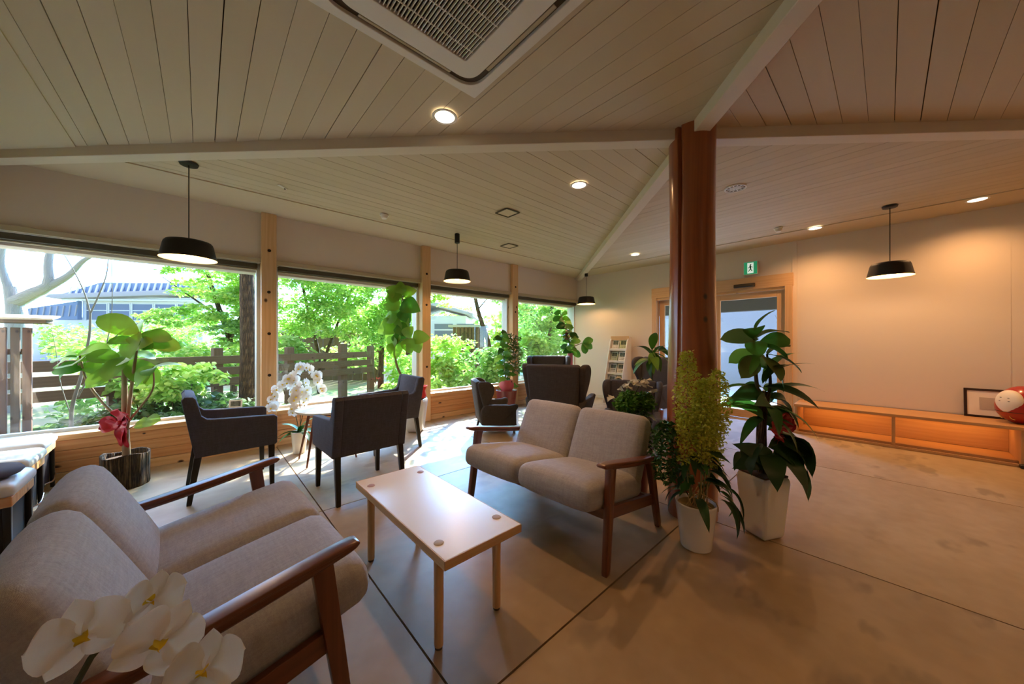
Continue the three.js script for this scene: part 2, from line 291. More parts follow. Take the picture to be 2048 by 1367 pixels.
{ // the polished log post in the middle, with its long drying crack
  const p = struct('log_post', 'thick polished red-brown log post with a long vertical crack');
  const seg = 96, rows = 40, pos = [], uv = [], I = [], crackA = Math.atan2(0.9, -0.45);
  const camA = Math.atan2(0.98, -2.71), ca = camA + 0.55;
  for (let i = 0; i <= rows; i++) {
    const t = i / rows, y = t * (H + 0.012), R = 0.166 - 0.012 * t + 0.006 * Math.sin(t * 7) ;
    for (let j = 0; j <= seg; j++) {
      const a = j / seg * Math.PI * 2; let r = R * (1 + 0.012 * Math.sin(a * 3 + t * 2) + 0.008 * Math.sin(a * 7 + t * 9));
      const cw = 0.05 + 0.02 * Math.sin(t * 9), da = Math.abs(Math.atan2(Math.sin(a - ca - 0.02 * Math.sin(t * 5)), Math.cos(a - ca - 0.02 * Math.sin(t * 5))));
      if (da < cw) r -= 0.05 * (1 - da / cw);
      pos.push(Math.cos(a) * r, y, Math.sin(a) * r); uv.push(y, a * R);
    }
  }
  for (let i = 0; i < rows; i++) for (let j = 0; j < seg; j++) { const a = i * (seg + 1) + j, b = a + seg + 1; I.push(a, b, a + 1, b, b + 1, a + 1); }
  const g = new THREE.BufferGeometry(); g.setAttribute('position', new THREE.Float32BufferAttribute(pos, 3)); g.setAttribute('uv', new THREE.Float32BufferAttribute(uv, 2)); g.setIndex(I); g.computeVertexNormals();
  part('log', g, M.log, p);
}
const BAYS = [[LX, -2.19], [-2.02, -0.1], [0.07, 1.86], [2.03, WX]];
{ // window wall: plank apron, sill, plaster band above
  const w = struct('wall_left', 'window wall with cedar planks below and white plaster above');
  part('plaster_band', box(WX - LX + 0.1, H - 2.24 + 0.02, 0.14), M.wall, w, [(WX + LX) / 2, (H + 2.24) / 2 + 0.01, WZ - 0.07]);
  part('outer_wall', box(WX - LX + 0.6, 0.42, 0.16), M.wall, w, [(WX + LX) / 2, 0.19, WZ - 0.17]);
  part('lintel', box(WX - LX + 0.6, 0.95, 0.2), M.wall, w, [(WX + LX) / 2, 2.13 + 0.475, WZ - 0.24]);
  const gp = (len, k) => { const g = rbox(len, 0.096, 0.02, 0.003), uv = g.attributes.uv; for (let i = 0; i < uv.count; i++) uv.setXY(i, uv.getX(i) + k * 0.71, uv.getY(i) + k * 0.113); return g; };
  BAYS.forEach(([a, b], n) => {
    for (let k = 0; k < 3; k++) part('plank', gp(b - a + 0.1, n * 3 + k), M.cedar, w, [(a + b) / 2, 0.138 + k * 0.0985, WZ - 0.002 - 0.002 * (k % 2)]);
    part('sill', rbox(b - a + 0.1, 0.05, 0.24, 0.004), M.sill, w, [(a + b) / 2, 0.405, WZ - 0.1]);
    part('header_rail', rbox(b - a + 0.06, 0.05, 0.05, 0.004), M.rail, w, [(a + b) / 2, 2.255, WZ + 0.005]);
  });
  const base = struct('baseboard_left', 'pale wooden baseboard under the plank apron');
  part('board', rbox(WX - LX, 0.085, 0.024, 0.004), M.pine, base, [(WX + LX) / 2, 0.0425, WZ + 0.002]);
}
BAYS.forEach(([a, b], n) => {
  const w = struct('window_' + (n + 1), 'large fixed garden window pane, number ' + (n + 1) + ' from the left'), z = WZ - 0.2, x0 = a - 0.02, x1 = b + 0.02, y0 = 0.43, y1 = 2.22;
  part('pane', box(x1 - x0 - 0.06, y1 - y0 - 0.04, 0.001), M.glass, w, [(x0 + x1) / 2, (y0 + y1) / 2, z]);
  for (const x of [x0 + 0.02, x1 - 0.02]) part('jamb', rbox(0.05, y1 - y0, 0.16, 0.004), M.alu, w, [x, (y0 + y1) / 2, z + 0.05]);
  part('bottom_rail', rbox(x1 - x0 - 0.09, 0.035, 0.06, 0.004), M.alu, w, [(x0 + x1) / 2, y0 + 0.012, z]);
  part('blind_case', rbox(x1 - x0 - 0.08, 0.058, 0.075, 0.006), M.darkRail, w, [(x0 + x1) / 2, 2.194, WZ - 0.05]);
  part('blind_lip', rbox(x1 - x0 - 0.08, 0.014, 0.03, 0.003), M.rail, w, [(x0 + x1) / 2, 2.156, WZ - 0.07]);
});
[[-2.105, 'left'], [-0.015, 'middle'], [1.945, 'right']].forEach(([x, s], n) => {
  const p = struct('timber_post', 'square pine post with dark peg holes, ' + s + ' of the three between the windows');
  const g = rbox(0.15, H - 0.01, 0.34, 0.006, 'y'), uv = g.attributes.uv; for (let i = 0; i < uv.count; i++) uv.setXY(i, uv.getX(i) + n * 0.7, uv.getY(i) + n * 0.17);
  part('timber', g, M.pine, p, [x, H / 2 - 0.005, WZ - 0.1]);
  for (const y of [0.88, 1.38, 1.88, 2.38]) part('peg', new THREE.CylinderGeometry(0.018, 0.018, 0.02, 14), M.knot, p, [x + 0.003 * Math.sin(y * 9), y, WZ + 0.064], [Math.PI / 2, 0, 0]);
});
const DZ0 = -2.2, DZ1 = 0.0;
{ // right wall with the glazed entrance
  const w = struct('wall_right', 'white plastered wall with the entrance and the bench');
  const seg = (z0, z1, y0, y1) => part('plaster', box(0.2, y1 - y0, z1 - z0, 'z'), M.wall, w, [WX + 0.1, (y0 + y1) / 2, (z0 + z1) / 2]);
  seg(WZ - 0.3, DZ0, -0.03, H + 0.02); seg(DZ1, NZ, -0.03, H + 0.02); seg(DZ0, DZ1, 2.3, H + 0.02);
  part('wall_panel', box(0.005, H - 0.42, 1.87, 'z'), M.wall, w, [WX - 0.0005, (H + 0.41) / 2, 0.985]);
  part('corner_strip', rbox(0.02, H - 0.01, 0.06, 0.003, 'y'), M.wall, w, [WX - 0.008, H / 2, -0.0 + 0.02]);
  const wl = struct('wall_near_left', 'plain plaster wall at the left end of the room'), wn = struct('wall_rear', 'plain plaster wall behind the viewer');
  part('plaster', box(0.2, H + 0.05, NZ - WZ + 0.5, 'z'), M.wall, wl, [LX - 0.1, H / 2, (NZ + WZ) / 2]);
  part('plaster', box(WX - LX + 0.5, H + 0.05, 0.2), M.wall, wn, [(WX + LX) / 2, H / 2, NZ + 0.1]);
  const b = struct('baseboard_right', 'white baseboard along the right wall');
  part('board', rbox(0.02, 0.07, DZ0 - WZ - 0.05, 0.003, 'z'), M.wall, b, [WX - 0.006, 0.035, (WZ + DZ0) / 2]);
}
{ // entrance: wooden frame with two glazed sliding leaves
  const d = struct('door_1', 'wooden framed entrance with two tall glazed sliding leaves');
  part('head_board', rbox(0.1, 0.2, DZ1 - DZ0 + 0.02, 0.005, 'z'), M.ash, d, [WX - 0.02, 2.245, (DZ0 + DZ1) / 2]);
  part('head_track', rbox(0.13, 0.05, DZ1 - DZ0 - 0.1, 0.004, 'z'), M.pine, d, [WX + 0.02, 2.13, (DZ0 + DZ1) / 2]);
  for (const z of [DZ0 + 0.045, DZ1 - 0.045]) part('jamb', rbox(0.14, 2.15, 0.09, 0.005, 'y'), M.ash, d, [WX - 0.005, 1.075, z]);
  part('jamb_post', rbox(0.1, 2.1, 0.07, 0.004, 'y'), M.ash, d, [WX + 0.03, 1.05, -1.12]);
  const leaf = (z0, z1, x) => {
    const w = z1 - z0, l = new THREE.Group(); l.name = 'leaf'; d.add(l);
    for (const z of [z0 + 0.05, z1 - 0.05]) part('stile', rbox(0.04, 2.09, 0.1, 0.004, 'y'), M.ash, l, [x, 1.055, z]);
    part('rail', rbox(0.04, 0.1, w - 0.2, 0.004, 'z'), M.ash, l, [x, 2.05, (z0 + z1) / 2]);
    part('rail', rbox(0.04, 0.13, w - 0.2, 0.004, 'z'), M.ash, l, [x, 0.075, (z0 + z1) / 2]);
    part('pane', box(0.001, 1.87, w - 0.19), M.glass, l, [x, 1.07, (z0 + z1) / 2]);
  };
  leaf(-2.1, -1.1, WX + 0.07); leaf(-1.1, -0.1, WX + 0.02);
}
{ // roof with eaves outside
  const r = struct('roof', 'low roof with deep eaves over the room');
  part('roof_slab', box(11.2, 0.12, 10.3), M.darkRail, r, [0.5, 3.07, 0.15]);
}

// ---------------------------------------------------------------- lamps
const WARM = new THREE.Color(1, 0.52, 0.22), WARMW = new THREE.Color(1, 0.58, 0.28);
const PEND = 1.5, SPOT = 9.5;
function pendant(x, z, bottom, disc, label) {
  const p = thing('pendant_lamp', label, 'lamp', [x, 0, z], 0, 'black pendant lamps');
  const y = bottom, out = [[0.0, 0.156], [0.13, 0.156], [0.148, 0.151], [0.159, 0.138], [0.165, 0.12], [0.179, 0.05], [0.19, 0.003], [0.192, 0]];
  const shade = part('shade', lathe(out.map(([r, h]) => [r, y + h]), 40), M.blackMetal, p);
  part('shade_lining', lathe([[0.0, 0.148], [0.13, 0.147], [0.15, 0.138], [0.159, 0.118], [0.174, 0.05], [0.187, 0.001], [0.192, 0]].map(([r, h]) => [r, y + h]), 40), M.cream, shade);
  part('socket', new THREE.CylinderGeometry(0.02, 0.024, 0.05, 16), M.blackMetal, p, [0, y + 0.11, 0]);
  part('bulb', new THREE.SphereGeometry(0.038, 18, 12), M.bulb, p, [0, y + 0.052, 0]);
  part('cord', new THREE.CylinderGeometry(0.004, 0.004, H - y - 0.15, 8), M.black, p, [0, (H + y + 0.145) / 2 - 0.01, 0]);
  if (disc) part('ceiling_rose', lathe([[0.0, H - 0.026], [0.06, H - 0.026], [0.066, H - 0.01], [0.066, H - 0.008]], 28), M.black, p);
  else part('ceiling_rose', new THREE.CylinderGeometry(0.036, 0.036, 0.13, 24), M.black, p, [0, H - 0.075, 0]);
  const l = new THREE.PointLight(WARMW, PEND); l.name = 'pendant_bulb'; l.position.set(0, y + 0.052, 0); l.castShadow = true; l.shadow.radius = 1.8; p.add(l);
}
pendant(-2.79, -3.11, 2.0, true, 'black pendant lamp over the bark-pot plant, nearest the left edge');
pendant(0.01, -3.18, 2.15, false, 'black pendant lamp hanging before the third window');
pendant(3.46, -3.41, 2.1, false, 'small far black pendant lamp in the window corner');
pendant(3.12, 1.0, 2.03, true, 'black pendant lamp hanging before the right wall above the bench');
function downlight(x, z, label, k = 1, aimX = x, aimZ = z) {
  const d = thing('downlight', label, 'lamp', [x, 0, z], 0, 'recessed ceiling downlights');
  const y = H - 0.011;
  part('trim_ring', lathe([[0.066, y], [0.067, y - 0.004], [0.08, y - 0.006], [0.085, y - 0.003], [0.085, y]], 32), M.white, d);
  part('lamp_disc', new THREE.CylinderGeometry(0.067, 0.067, 0.004, 28), M.lampDisc, d, [0, y - 0.001, 0]);
  const l = new THREE.SpotLight(WARM, SPOT * k, 0, 1.3, 1.0); l.name = 'downlight_beam'; l.position.set(0, y - 0.012, 0); l.target.position.set(aimX - x, 0, aimZ - z); l.castShadow = true; l.shadow.radius = 2.2; d.add(l, l.target);
}
downlight(-1.47, -1.07, 'round downlight nearest the air-conditioning cassette', 0.8);
downlight(0.05, -1.07, 'round downlight between the left beam and the far beam', 0.8);
downlight(2.98, -2.03, 'round downlight past the far beam, near the entrance wall', 0.9);
downlight(3.47, 0.32, 'round downlight just beside the entrance and the exit sign', 1.1);
downlight(3.54, 1.64, 'round downlight near the right edge above the bench', 0.95);
downlight(-1.3, 2.3, 'round downlight behind the viewer over the open floor', 0.45);
downlight(0.6, 3.0, 'round downlight behind the viewer towards the right', 0.6);
downlight(2.4, 3.2, 'round downlight in the corner right of the bench', 0.9);
{ // ceiling cassette air conditioner
  const a = thing('air_conditioner', 'white four-way ceiling cassette air conditioner with a louvred grille', 'air conditioner', [-1.915, H - 0.02, -0.29]);
  const hw = 0.475;
  const ring = (w, r, hole, hr, depth) => {
    const rrect = (P, s, q) => { P.moveTo(-s + q, -s); P.lineTo(s - q, -s); P.quadraticCurveTo(s, -s, s, -s + q); P.lineTo(s, s - q); P.quadraticCurveTo(s, s, s - q, s); P.lineTo(-s + q, s); P.quadraticCurveTo(-s, s, -s, s - q); P.lineTo(-s, -s + q); P.quadraticCurveTo(-s, -s, -s + q, -s); return P; };
    const s = rrect(new THREE.Shape(), w, r); if (hole) s.holes.push(rrect(new THREE.Path(), hole, hr));
    const g = new THREE.ExtrudeGeometry(s, { depth, bevelEnabled: true, bevelThickness: 0.003, bevelSize: 0.003, bevelOffset: -0.003, bevelSegments: 2, curveSegments: 10 }); g.rotateX(Math.PI / 2); return uvm(g);
  };
  part('face_frame', ring(hw, 0.012, 0.425, 0.12, 0.022), M.plastic, a, [0, 0.012, 0]);
  part('slot_well', ring(0.43, 0.12, 0, 0, 0.004), M.plasticDark, a, [0, 0.012, 0]);
  part('inner_panel', ring(0.375, 0.1, 0.268, 0.02, 0.018), M.plastic, a, [0, -0.001, 0]);
  for (let k = 0; k < 4; k++) { const g = rbox(0.5, 0.006, 0.022, 0.002); part('flap', g, M.rail, a, [[0, 0.4], [0.4, 0], [0, -0.4], [-0.4, 0]][k][0] === 0 ? [0, -0.006, [0.4, 0, -0.4, 0][k]] : [[0, 0.4, 0, -0.4][k], -0.006, 0], [k % 2 ? 0 : 0.35 * (k ? 1 : -1), k % 2 ? Math.PI / 2 : 0, k % 2 ? 0 : 0]); }
  part('filter', box(0.53, 0.004, 0.53), M.filter, a, [0, 0.004, 0]);
  for (let k = 0; k < 31; k++) part('louvre', box(0.0045, 0.012, 0.53, 'z'), M.plastic, a, [-0.255 + k * 0.017, -0.012, 0]);
  for (let k = 0; k < 5; k++) part('cross_bar', box(0.53, 0.006, 0.004), M.plastic, a, [0, -0.016, -0.2 + k * 0.1]);
}
{ // small things on the ceiling
  const plate = (name, label, cat, x, z, w, d) => { const t = thing(name, label, cat, [x, H - 0.012, z]); part('frame', uvm(merged([moved(box(w, 0.008, 0.016), 0, 0, d / 2), moved(box(w, 0.008, 0.016), 0, 0, -d / 2), moved(box(0.016, 0.008, d), w / 2, 0, 0), moved(box(0.016, 0.008, d), -w / 2, 0, 0)])), M.darkRail, t); part('cover', rbox(w - 0.03, 0.006, d - 0.03, 0.002), M.ceilC, t, [0, 0.001, 0]); };
  plate('ceiling_hatch', 'square ceiling hatch with a dark edge, larger of two', 'hatch', 0.01, -2.09, 0.2, 0.2);
  plate('ceiling_hatch', 'square ceiling hatch with a dark edge, farther of two', 'hatch', 0.97, -3.13, 0.2, 0.2);
  const det = (x, z, label) => { const t = thing('smoke_detector', label, 'detector', [x, H - 0.01, z], 0, 'ceiling smoke detectors'); part('base', new THREE.CylinderGeometry(0.05, 0.05, 0.012, 26), M.plastic, t, [0, -0.006, 0]); part('sensor', lathe([[0.0, -0.05], [0.028, -0.05], [0.036, -0.036], [0.044, -0.012], [0.044, -0.01]], 26), M.plastic, t); };
  det(-1.06, -3.15, 'small round smoke detector on the ceiling before the second window'); det(3.11, -0.02, 'small round smoke detector on the ceiling near the exit sign');
  const s = thing('ceiling_vent', 'round white ceiling vent with an openwork grille right of the post', 'vent', [1.29, H, -0.055]);
  part('rim', new THREE.TorusGeometry(0.09, 0.008, 8, 36), M.white, s, [0, -0.006, 0], [Math.PI / 2, 0, 0]); part('backing', new THREE.CylinderGeometry(0.088, 0.088, 0.004, 32), M.plasticDark, s, [0, -0.002, 0]);
  for (let k = 0; k < 6; k++) part('spoke', box(0.17, 0.006, 0.008), M.white, s, [0, -0.007, 0], [0, k * Math.PI / 6, 0]);
  part('ring', new THREE.TorusGeometry(0.045, 0.005, 6, 28), M.white, s, [0, -0.007, 0], [Math.PI / 2, 0, 0]);
  const t = thing('ceiling_sensor', 'small slim sensor plate on the ceiling near the first post', 'sensor', [-2.11, H - 0.012, -3.09], 0.7); part('plate', rbox(0.1, 0.008, 0.03, 0.003), M.plastic, t); part('lens', new THREE.SphereGeometry(0.009, 12, 8), M.plasticDark, t, [0.03, -0.004, 0]);
}

// ---------------------------------------------------------------- furniture
function loveseat(name, label, pos, turn) {               // faces its own +x, arms at +-z
  const s = thing(name, label, 'sofa', pos, turn, 'two-seat sofas with wooden arms');
  for (const k of [-1, 1]) {
    const z = k * 0.585;
    part('front_leg', taperBar([0.285, 0.585, z], [0.365, 0, z * 1.02], 0.062, 0.04, 0.042, 0.032), M.walnut, s);
    part('back_leg', taperBar([-0.235, 0.5, z], [-0.35, 0, z * 1.02], 0.062, 0.04, 0.042, 0.032), M.walnut, s);
    let arm = extrude([[-0.34, 0.478], [-0.33, 0.462], [0, 0.51], [0.33, 0.573], [0.385, 0.588], [0.4, 0.602], [0.385, 0.612], [0.3, 0.602], [0, 0.548], [-0.33, 0.495]], 0.07, 0.009, 0.35, 'x');
    arm = bend(arm, (v) => { v.z *= 0.72 + 0.35 * Math.exp(-(((v.x - 0.1) / 0.28) ** 2)); });
    part('armrest', uvm(arm, 'x'), M.walnut, s, [0, 0, z]);
    part('side_rail', bar([-0.3, 0.2, z * 0.985], [0.31, 0.315, z * 0.985], 0.07, 0.028), M.walnut, s);
  }
  part('front_rail', rbox(0.03, 0.065, 1.14, 0.005, 'z'), M.walnut, s, [0.295, 0.3, 0]);
  part('rear_rail', rbox(0.03, 0.065, 1.14, 0.005, 'z'), M.walnut, s, [-0.27, 0.2, 0]);
  for (const k of [-1, 1]) {
    const seat = cushion(0.68, 0.15, 0.552, 0.055, 0.026, 0.012), back = cushion(0.525, 0.13, 0.552, 0.055, 0.024, 0.01);
    part('seat_cushion', seat, M.sofa, s, [0.125, 0.365, k * 0.279], [0, 0, 0.17]);
    part('back_cushion', back, M.sofa, s, [-0.215, 0.508, k * 0.279], [0, 0, -1.12]);
  }
  return s;
}
loveseat('loveseat', 'grey fabric loveseat in the left foreground, behind the white orchid', [-2.743, 0, -0.807], 0.052);
loveseat('loveseat', 'grey fabric loveseat standing beside the log post', [-0.735, 0, -0.675], Math.PI + 0.052);

{ // coffee table
  const t = thing('coffee_table', 'low white-topped coffee table with light wooden legs', 'table', [-1.817, 0, -0.67]);
  const top = part('top', rbox(0.4, 0.036, 1.014, 0.003, 'z'), M.laminate, t, [0, 0.421, 0]);
  for (const k of [-1, 1]) { part('edge_band', rbox(0.406, 0.037, 0.004, 0.0015, 'x'), M.ash, top, [0, -0.001, k * 0.509]); part('edge_band', rbox(0.004, 0.037, 1.014, 0.0015, 'z'), M.pine, top, [k * 0.202, -0.001, 0]); }
  for (const a of [-1, 1]) for (const b of [-1, 1]) {
    const leg = part('leg', uvm(new THREE.CylinderGeometry(0.021, 0.019, 0.394, 22), 'y'), M.ash, t, [a * 0.157, 0.209, b * 0.385]);
    part('foot_cap', new THREE.CylinderGeometry(0.016, 0.016, 0.012, 18), M.plasticDark, leg, [0, -0.203, 0]);
    part('leg_cap', lathe([[0.0, 0.0035], [0.018, 0.003], [0.0215, 0.0]], 24), b > 0 ? M.sketch : M.capPink, top, [a * 0.157, 0.0182, b * 0.385]);
  }
}

function armchair(label, pos, turn) {                     // faces its own +x
  const c = thing('armchair', label, 'armchair', pos, turn, 'charcoal upholstered armchairs by the window');
  for (const k of [-1, 1]) {
    const side = extrude([[-0.255, 0.365], [-0.335, 0.825], [-0.318, 0.85], [-0.27, 0.848], [-0.25, 0.83], [-0.215, 0.69], [-0.185, 0.662], [-0.14, 0.655], [0.265, 0.632], [0.285, 0.615], [0.285, 0.385], [0.27, 0.372]], 0.066, 0.012, 0, 'x');
    part('side', side, M.chair, c, [0, 0, k * 0.272]);
    part('front_leg', taperBar([0.245, 0.38, k * 0.262], [0.25, 0, k * 0.268], 0.046, 0.046, 0.032, 0.032), M.blackWood, c);
    part('back_leg', taperBar([-0.235, 0.38, k * 0.262], [-0.29, 0, k * 0.27], 0.046, 0.046, 0.032, 0.032), M.blackWood, c);
  }
  const back = extrude([[-0.25, 0.365], [-0.33, 0.825], [-0.31, 0.85], [-0.27, 0.848], [-0.25, 0.83], [-0.165, 0.37]], 0.49, 0.012, 0, 'z');
  part('backrest', back, M.chair, c);
  part('seat_base', rbox(0.46, 0.07, 0.488, 0.012, 'x', 2), M.chair, c, [0.04, 0.402, 0]);
  part('seat_cushion', cushion(0.46, 0.075, 0.478, 0.03, 0.012, 0.004), M.chair, c, [0.045, 0.466, 0]);
  return c;
}
armchair('charcoal armchair facing right beside the bark-pot plant', [-2.5, 0, -2.98], 0.03);
armchair('charcoal armchair seen from behind, facing the window', [-1.665, 0, -2.19], Math.PI / 2 + 0.04);
armchair('charcoal armchair facing left by the second window, beside the red-wrapped pot', [-1.0, 0, -3.16], Math.PI - 0.04);
{ // small table between the armchairs
  const t = thing('side_table', 'small white table with splayed brown legs among the armchairs', 'table', [-1.68, 0, -3.16]);
  const top = new THREE.CylinderGeometry(0.31, 0.3, 0.022, 48); part('top', uvm(top), M.laminate, t, [0, 0.545, 0]);
  part('under_ring', new THREE.CylinderGeometry(0.2, 0.2, 0.03, 32), M.walnut, t, [0, 0.519, 0]);
  for (const [a, b] of [[-1, 1], [1, 1], [-1, -1], [1, -1]]) part('leg', tube([[a * 0.15, 0.53, b * 0.11], [a * 0.24, 0.005, b * 0.185]], (q) => 0.017 - 0.008 * q, 4, 12), M.walnut, t);
}

function wingChair(label, pos, turn, cloth = M.wing) {                    // faces its own +x
  const c = thing('wing_chair', label, 'armchair', pos, turn, 'grey wing chairs');
  let back = extrude([[-0.33, 0.2], [-0.44, 0.93], [-0.43, 0.985], [-0.375, 1.0], [-0.33, 0.985], [-0.3, 0.92], [-0.2, 0.42], [-0.19, 0.2]], 0.62, 0.03, 0.25, 'z');
  back = bend(back, (v) => { v.z *= 0.88 + 0.26 * (v.y - 0.2); v.y += 0.012 * Math.cos(v.z * 4); });
  part('backrest', uvm(back, 'z'), cloth, c);
  for (const k of [-1, 1]) {
    let wing = extrude([[-0.28, 0.5], [-0.4, 0.9], [-0.385, 0.985], [-0.3, 1.005], [-0.19, 0.985], [-0.12, 0.92], [-0.105, 0.82], [-0.14, 0.7], [-0.19, 0.6], [-0.2, 0.5]], 0.075, 0.025, 0.5, 'x');
    wing = bend(wing, (v) => { v.z += k * (0.06 + 0.16 * Math.max(0, v.x + 0.4)) + k * 0.14 * (v.y - 0.6); });
    part('wing', uvm(wing, 'x'), cloth, c, [0, 0, k * 0.25]);
    let arm = extrude([[-0.31, 0.18], [-0.34, 0.45], [-0.28, 0.56], [-0.15, 0.57], [0.18, 0.555], [0.29, 0.575], [0.345, 0.555], [0.35, 0.5], [0.325, 0.44], [0.33, 0.2], [0.3, 0.16]], 0.1, 0.035, 0.25, 'x');
    arm = bend(arm, (v) => { const up = Math.max(0, v.y - 0.42); v.z += k * (0.05 * Math.max(0, v.x + 0.3) + up * (0.35 + 0.35 * Math.max(0, v.x))); });
    part('armrest', uvm(arm, 'x'), cloth, c, [0, 0, k * 0.3]);
    part('front_leg', taperBar([0.29, 0.19, k * 0.29], [0.3, 0, k * 0.295], 0.05, 0.05, 0.03, 0.03), M.blackWood, c);
    part('back_leg', taperBar([-0.27, 0.21, k * 0.25], [-0.33, 0, k * 0.26], 0.05, 0.05, 0.03, 0.03), M.blackWood, c);
  }
  part('seat_base', rbox(0.58, 0.15, 0.56, 0.02, 'x', 2), cloth, c, [0.03, 0.245, 0]);
  part('seat_cushion', cushion(0.56, 0.14, 0.52, 0.045, 0.022, 0.008), cloth, c, [0.06, 0.385, 0]);
  return c;
}
const AZ = (deg) => (90 - 42.3 - deg) * Math.PI / 180;    // turn that faces deg degrees right of the view
wingChair('grey wing chair seen from behind in the middle of the sitting group', [0.82, 0, -1.96], AZ(20));
wingChair('grey wing chair facing the viewer in the far window corner', [2.25, 0, -3.42], AZ(186));
wingChair('grey wing chair near the entrance, half hidden behind the leafy plants', [3.12, 0, -1.86], AZ(235));
{ // lower easy chairs of the same group
  const easy = (label, pos, turn, k, cloth) => { const c = wingChair(label, pos, turn, cloth); c.name = numbered('easy_chair'); c.scale.set(k, k, k); c.userData.group = 'low easy chairs'; return c; };
  taken.set('wing_chair', 3);
  easy('low grey easy chair with its side to the viewer, left of the tall wing chair', [0.44, 0, -2.84], AZ(75), 0.74);
  easy('low blue-grey easy chair just left of the log post, behind the grey loveseat', [1.02, 0, -1.05], AZ(205), 0.8, M.chair);
}
{ // stools along the left wall
  const stool = (label, x, z, turn) => {
    const s = thing('stool', label, 'stool', [x, 0, z], turn, 'white padded stools in a row by the left wall');
    part('seat', cushion(0.44, 0.075, 0.42, 0.034, 0.016, 0.006), M.leather, s, [0, 0.435, 0]);
    part('apron', rbox(0.42, 0.06, 0.4, 0.008, 'x'), M.cedar, s, [0, 0.372, 0]);
    for (const a of [-1, 1]) for (const b of [-1, 1]) part('leg', taperBar([a * 0.19, 0.35, b * 0.18], [a * 0.195, 0, b * 0.185], 0.03, 0.03, 0.024, 0.024), M.blackWood, s);
    for (const b of [-1, 1]) part('side_panel', rbox(0.36, 0.3, 0.012, 0.003), M.black, s, [0, 0.2, b * 0.165]);
    part('back_panel', rbox(0.012, 0.3, 0.33, 0.003), M.black, s, [0.175, 0.2, 0]);
    part('foot_bar', tube([[0.21, 0.12, -0.17], [0.225, 0.1, 0], [0.21, 0.12, 0.17]], 0.007, 12, 8), M.chrome, s);
  };
  stool('white padded stool farthest in the row, touching the window sill corner', -3.87, -3.8, 0.04);
  stool('white padded stool in the middle of the row of three', -3.81, -3.2, 0.02);
  stool('white padded stool nearest in the row, carrying a dark round cushion', -3.72, -2.56, 0.03);
  const p = thing('round_cushion', 'dark grey round cushion lying on the nearest white stool', 'cushion', [-3.68, 0.492, -2.54]);
  part('pad', lathe([[0.0, 0.0], [0.12, 0.0], [0.165, 0.008], [0.178, 0.025], [0.165, 0.045], [0.12, 0.055], [0.0, 0.058]], 40), M.pad, p);
  part('button', new THREE.SphereGeometry(0.012, 12, 8), M.pad, p, [0, 0.057, 0]);
}
{ // bench along the right wall, lit from below
  const b = thing('bench', 'long wooden wall bench with a warm light under its seat', 'bench', [0, 0, 0]);
  part('seat', rbox(0.55, 0.035, 2.5, 0.005, 'z'), M.bench, b, [3.745, 0.393, 1.34]);
  part('end_panel', rbox(0.5, 0.375, 0.03, 0.004, 'y'), M.bench, b, [3.75, 0.188, 0.115]);
  part('end_panel', rbox(0.52, 0.375, 0.16, 0.004, 'y'), M.bench, b, [3.75, 0.188, 1.98]);
  part('post', rbox(0.035, 0.375, 0.03, 0.003, 'y'), M.bench, b, [3.5, 0.188, 1.03]);
  part('back_panel', rbox(0.02, 0.33, 1.77, 0.003, 'z'), M.bench, b, [4.015, 0.21, 1.015]);
  part('plinth', rbox(0.42, 0.045, 1.77, 0.004, 'z'), M.bench, b, [3.79, 0.0225, 1.015]);
  part('floor_rail', rbox(0.03, 0.03, 1.9, 0.003, 'z'), M.bench, b, [3.49, 0.015, 1.03]);
  for (const z of [0.58, 1.46]) {
    part('light_strip', rbox(0.03, 0.012, 0.78, 0.003, 'z'), M.led, b, [3.86, 0.369, z]);
    const l = new THREE.RectAreaLight(new THREE.Color(1, 0.46, 0.13), 26, 0.03, 0.78); l.name = 'bench_light'; l.position.set(3.86, 0.36, z); l.lookAt(3.86, -1, z); b.add(l);
    l.rotation.set(-Math.PI / 2, 0, 0);
  }
  const d = thing('door_stop', 'small dark weight on the floor at the bench end', 'weight', [3.44, 0, 1.93]);
  part('block', rbox(0.07, 0.04, 0.09, 0.012, 'x', 2), M.black, d, [0, 0.02, 0]); part('handle', new THREE.TorusGeometry(0.02, 0.005, 8, 18, Math.PI), M.black, d, [0, 0.038, 0]);
}
{ // framed picture that leans on the wall
  const f = thing('picture_frame', 'dark wooden picture frame leaning on the wall behind the red doll', 'picture', [3.955, 0.411, 1.79]);
  const g = new THREE.Group(); f.rotation.z = -0.16; void g;
  for (const y of [0.012, 0.318]) part('frame_bar', rbox(0.018, 0.024, 0.4, 0.003, 'z'), M.frameWood, f, [0, y, 0]);
  for (const z of [-0.188, 0.188]) part('frame_bar', rbox(0.018, 0.33, 0.024, 0.003, 'y'), M.frameWood, f, [0, 0.165, z]);
  part('mat_board', box(0.006, 0.29, 0.36), M.mat, f, [0.004, 0.165, 0]);
  part('drawing', box(0.002, 0.14, 0.2), M.sketch, f, [-0.0005, 0.16, 0.01]);
}
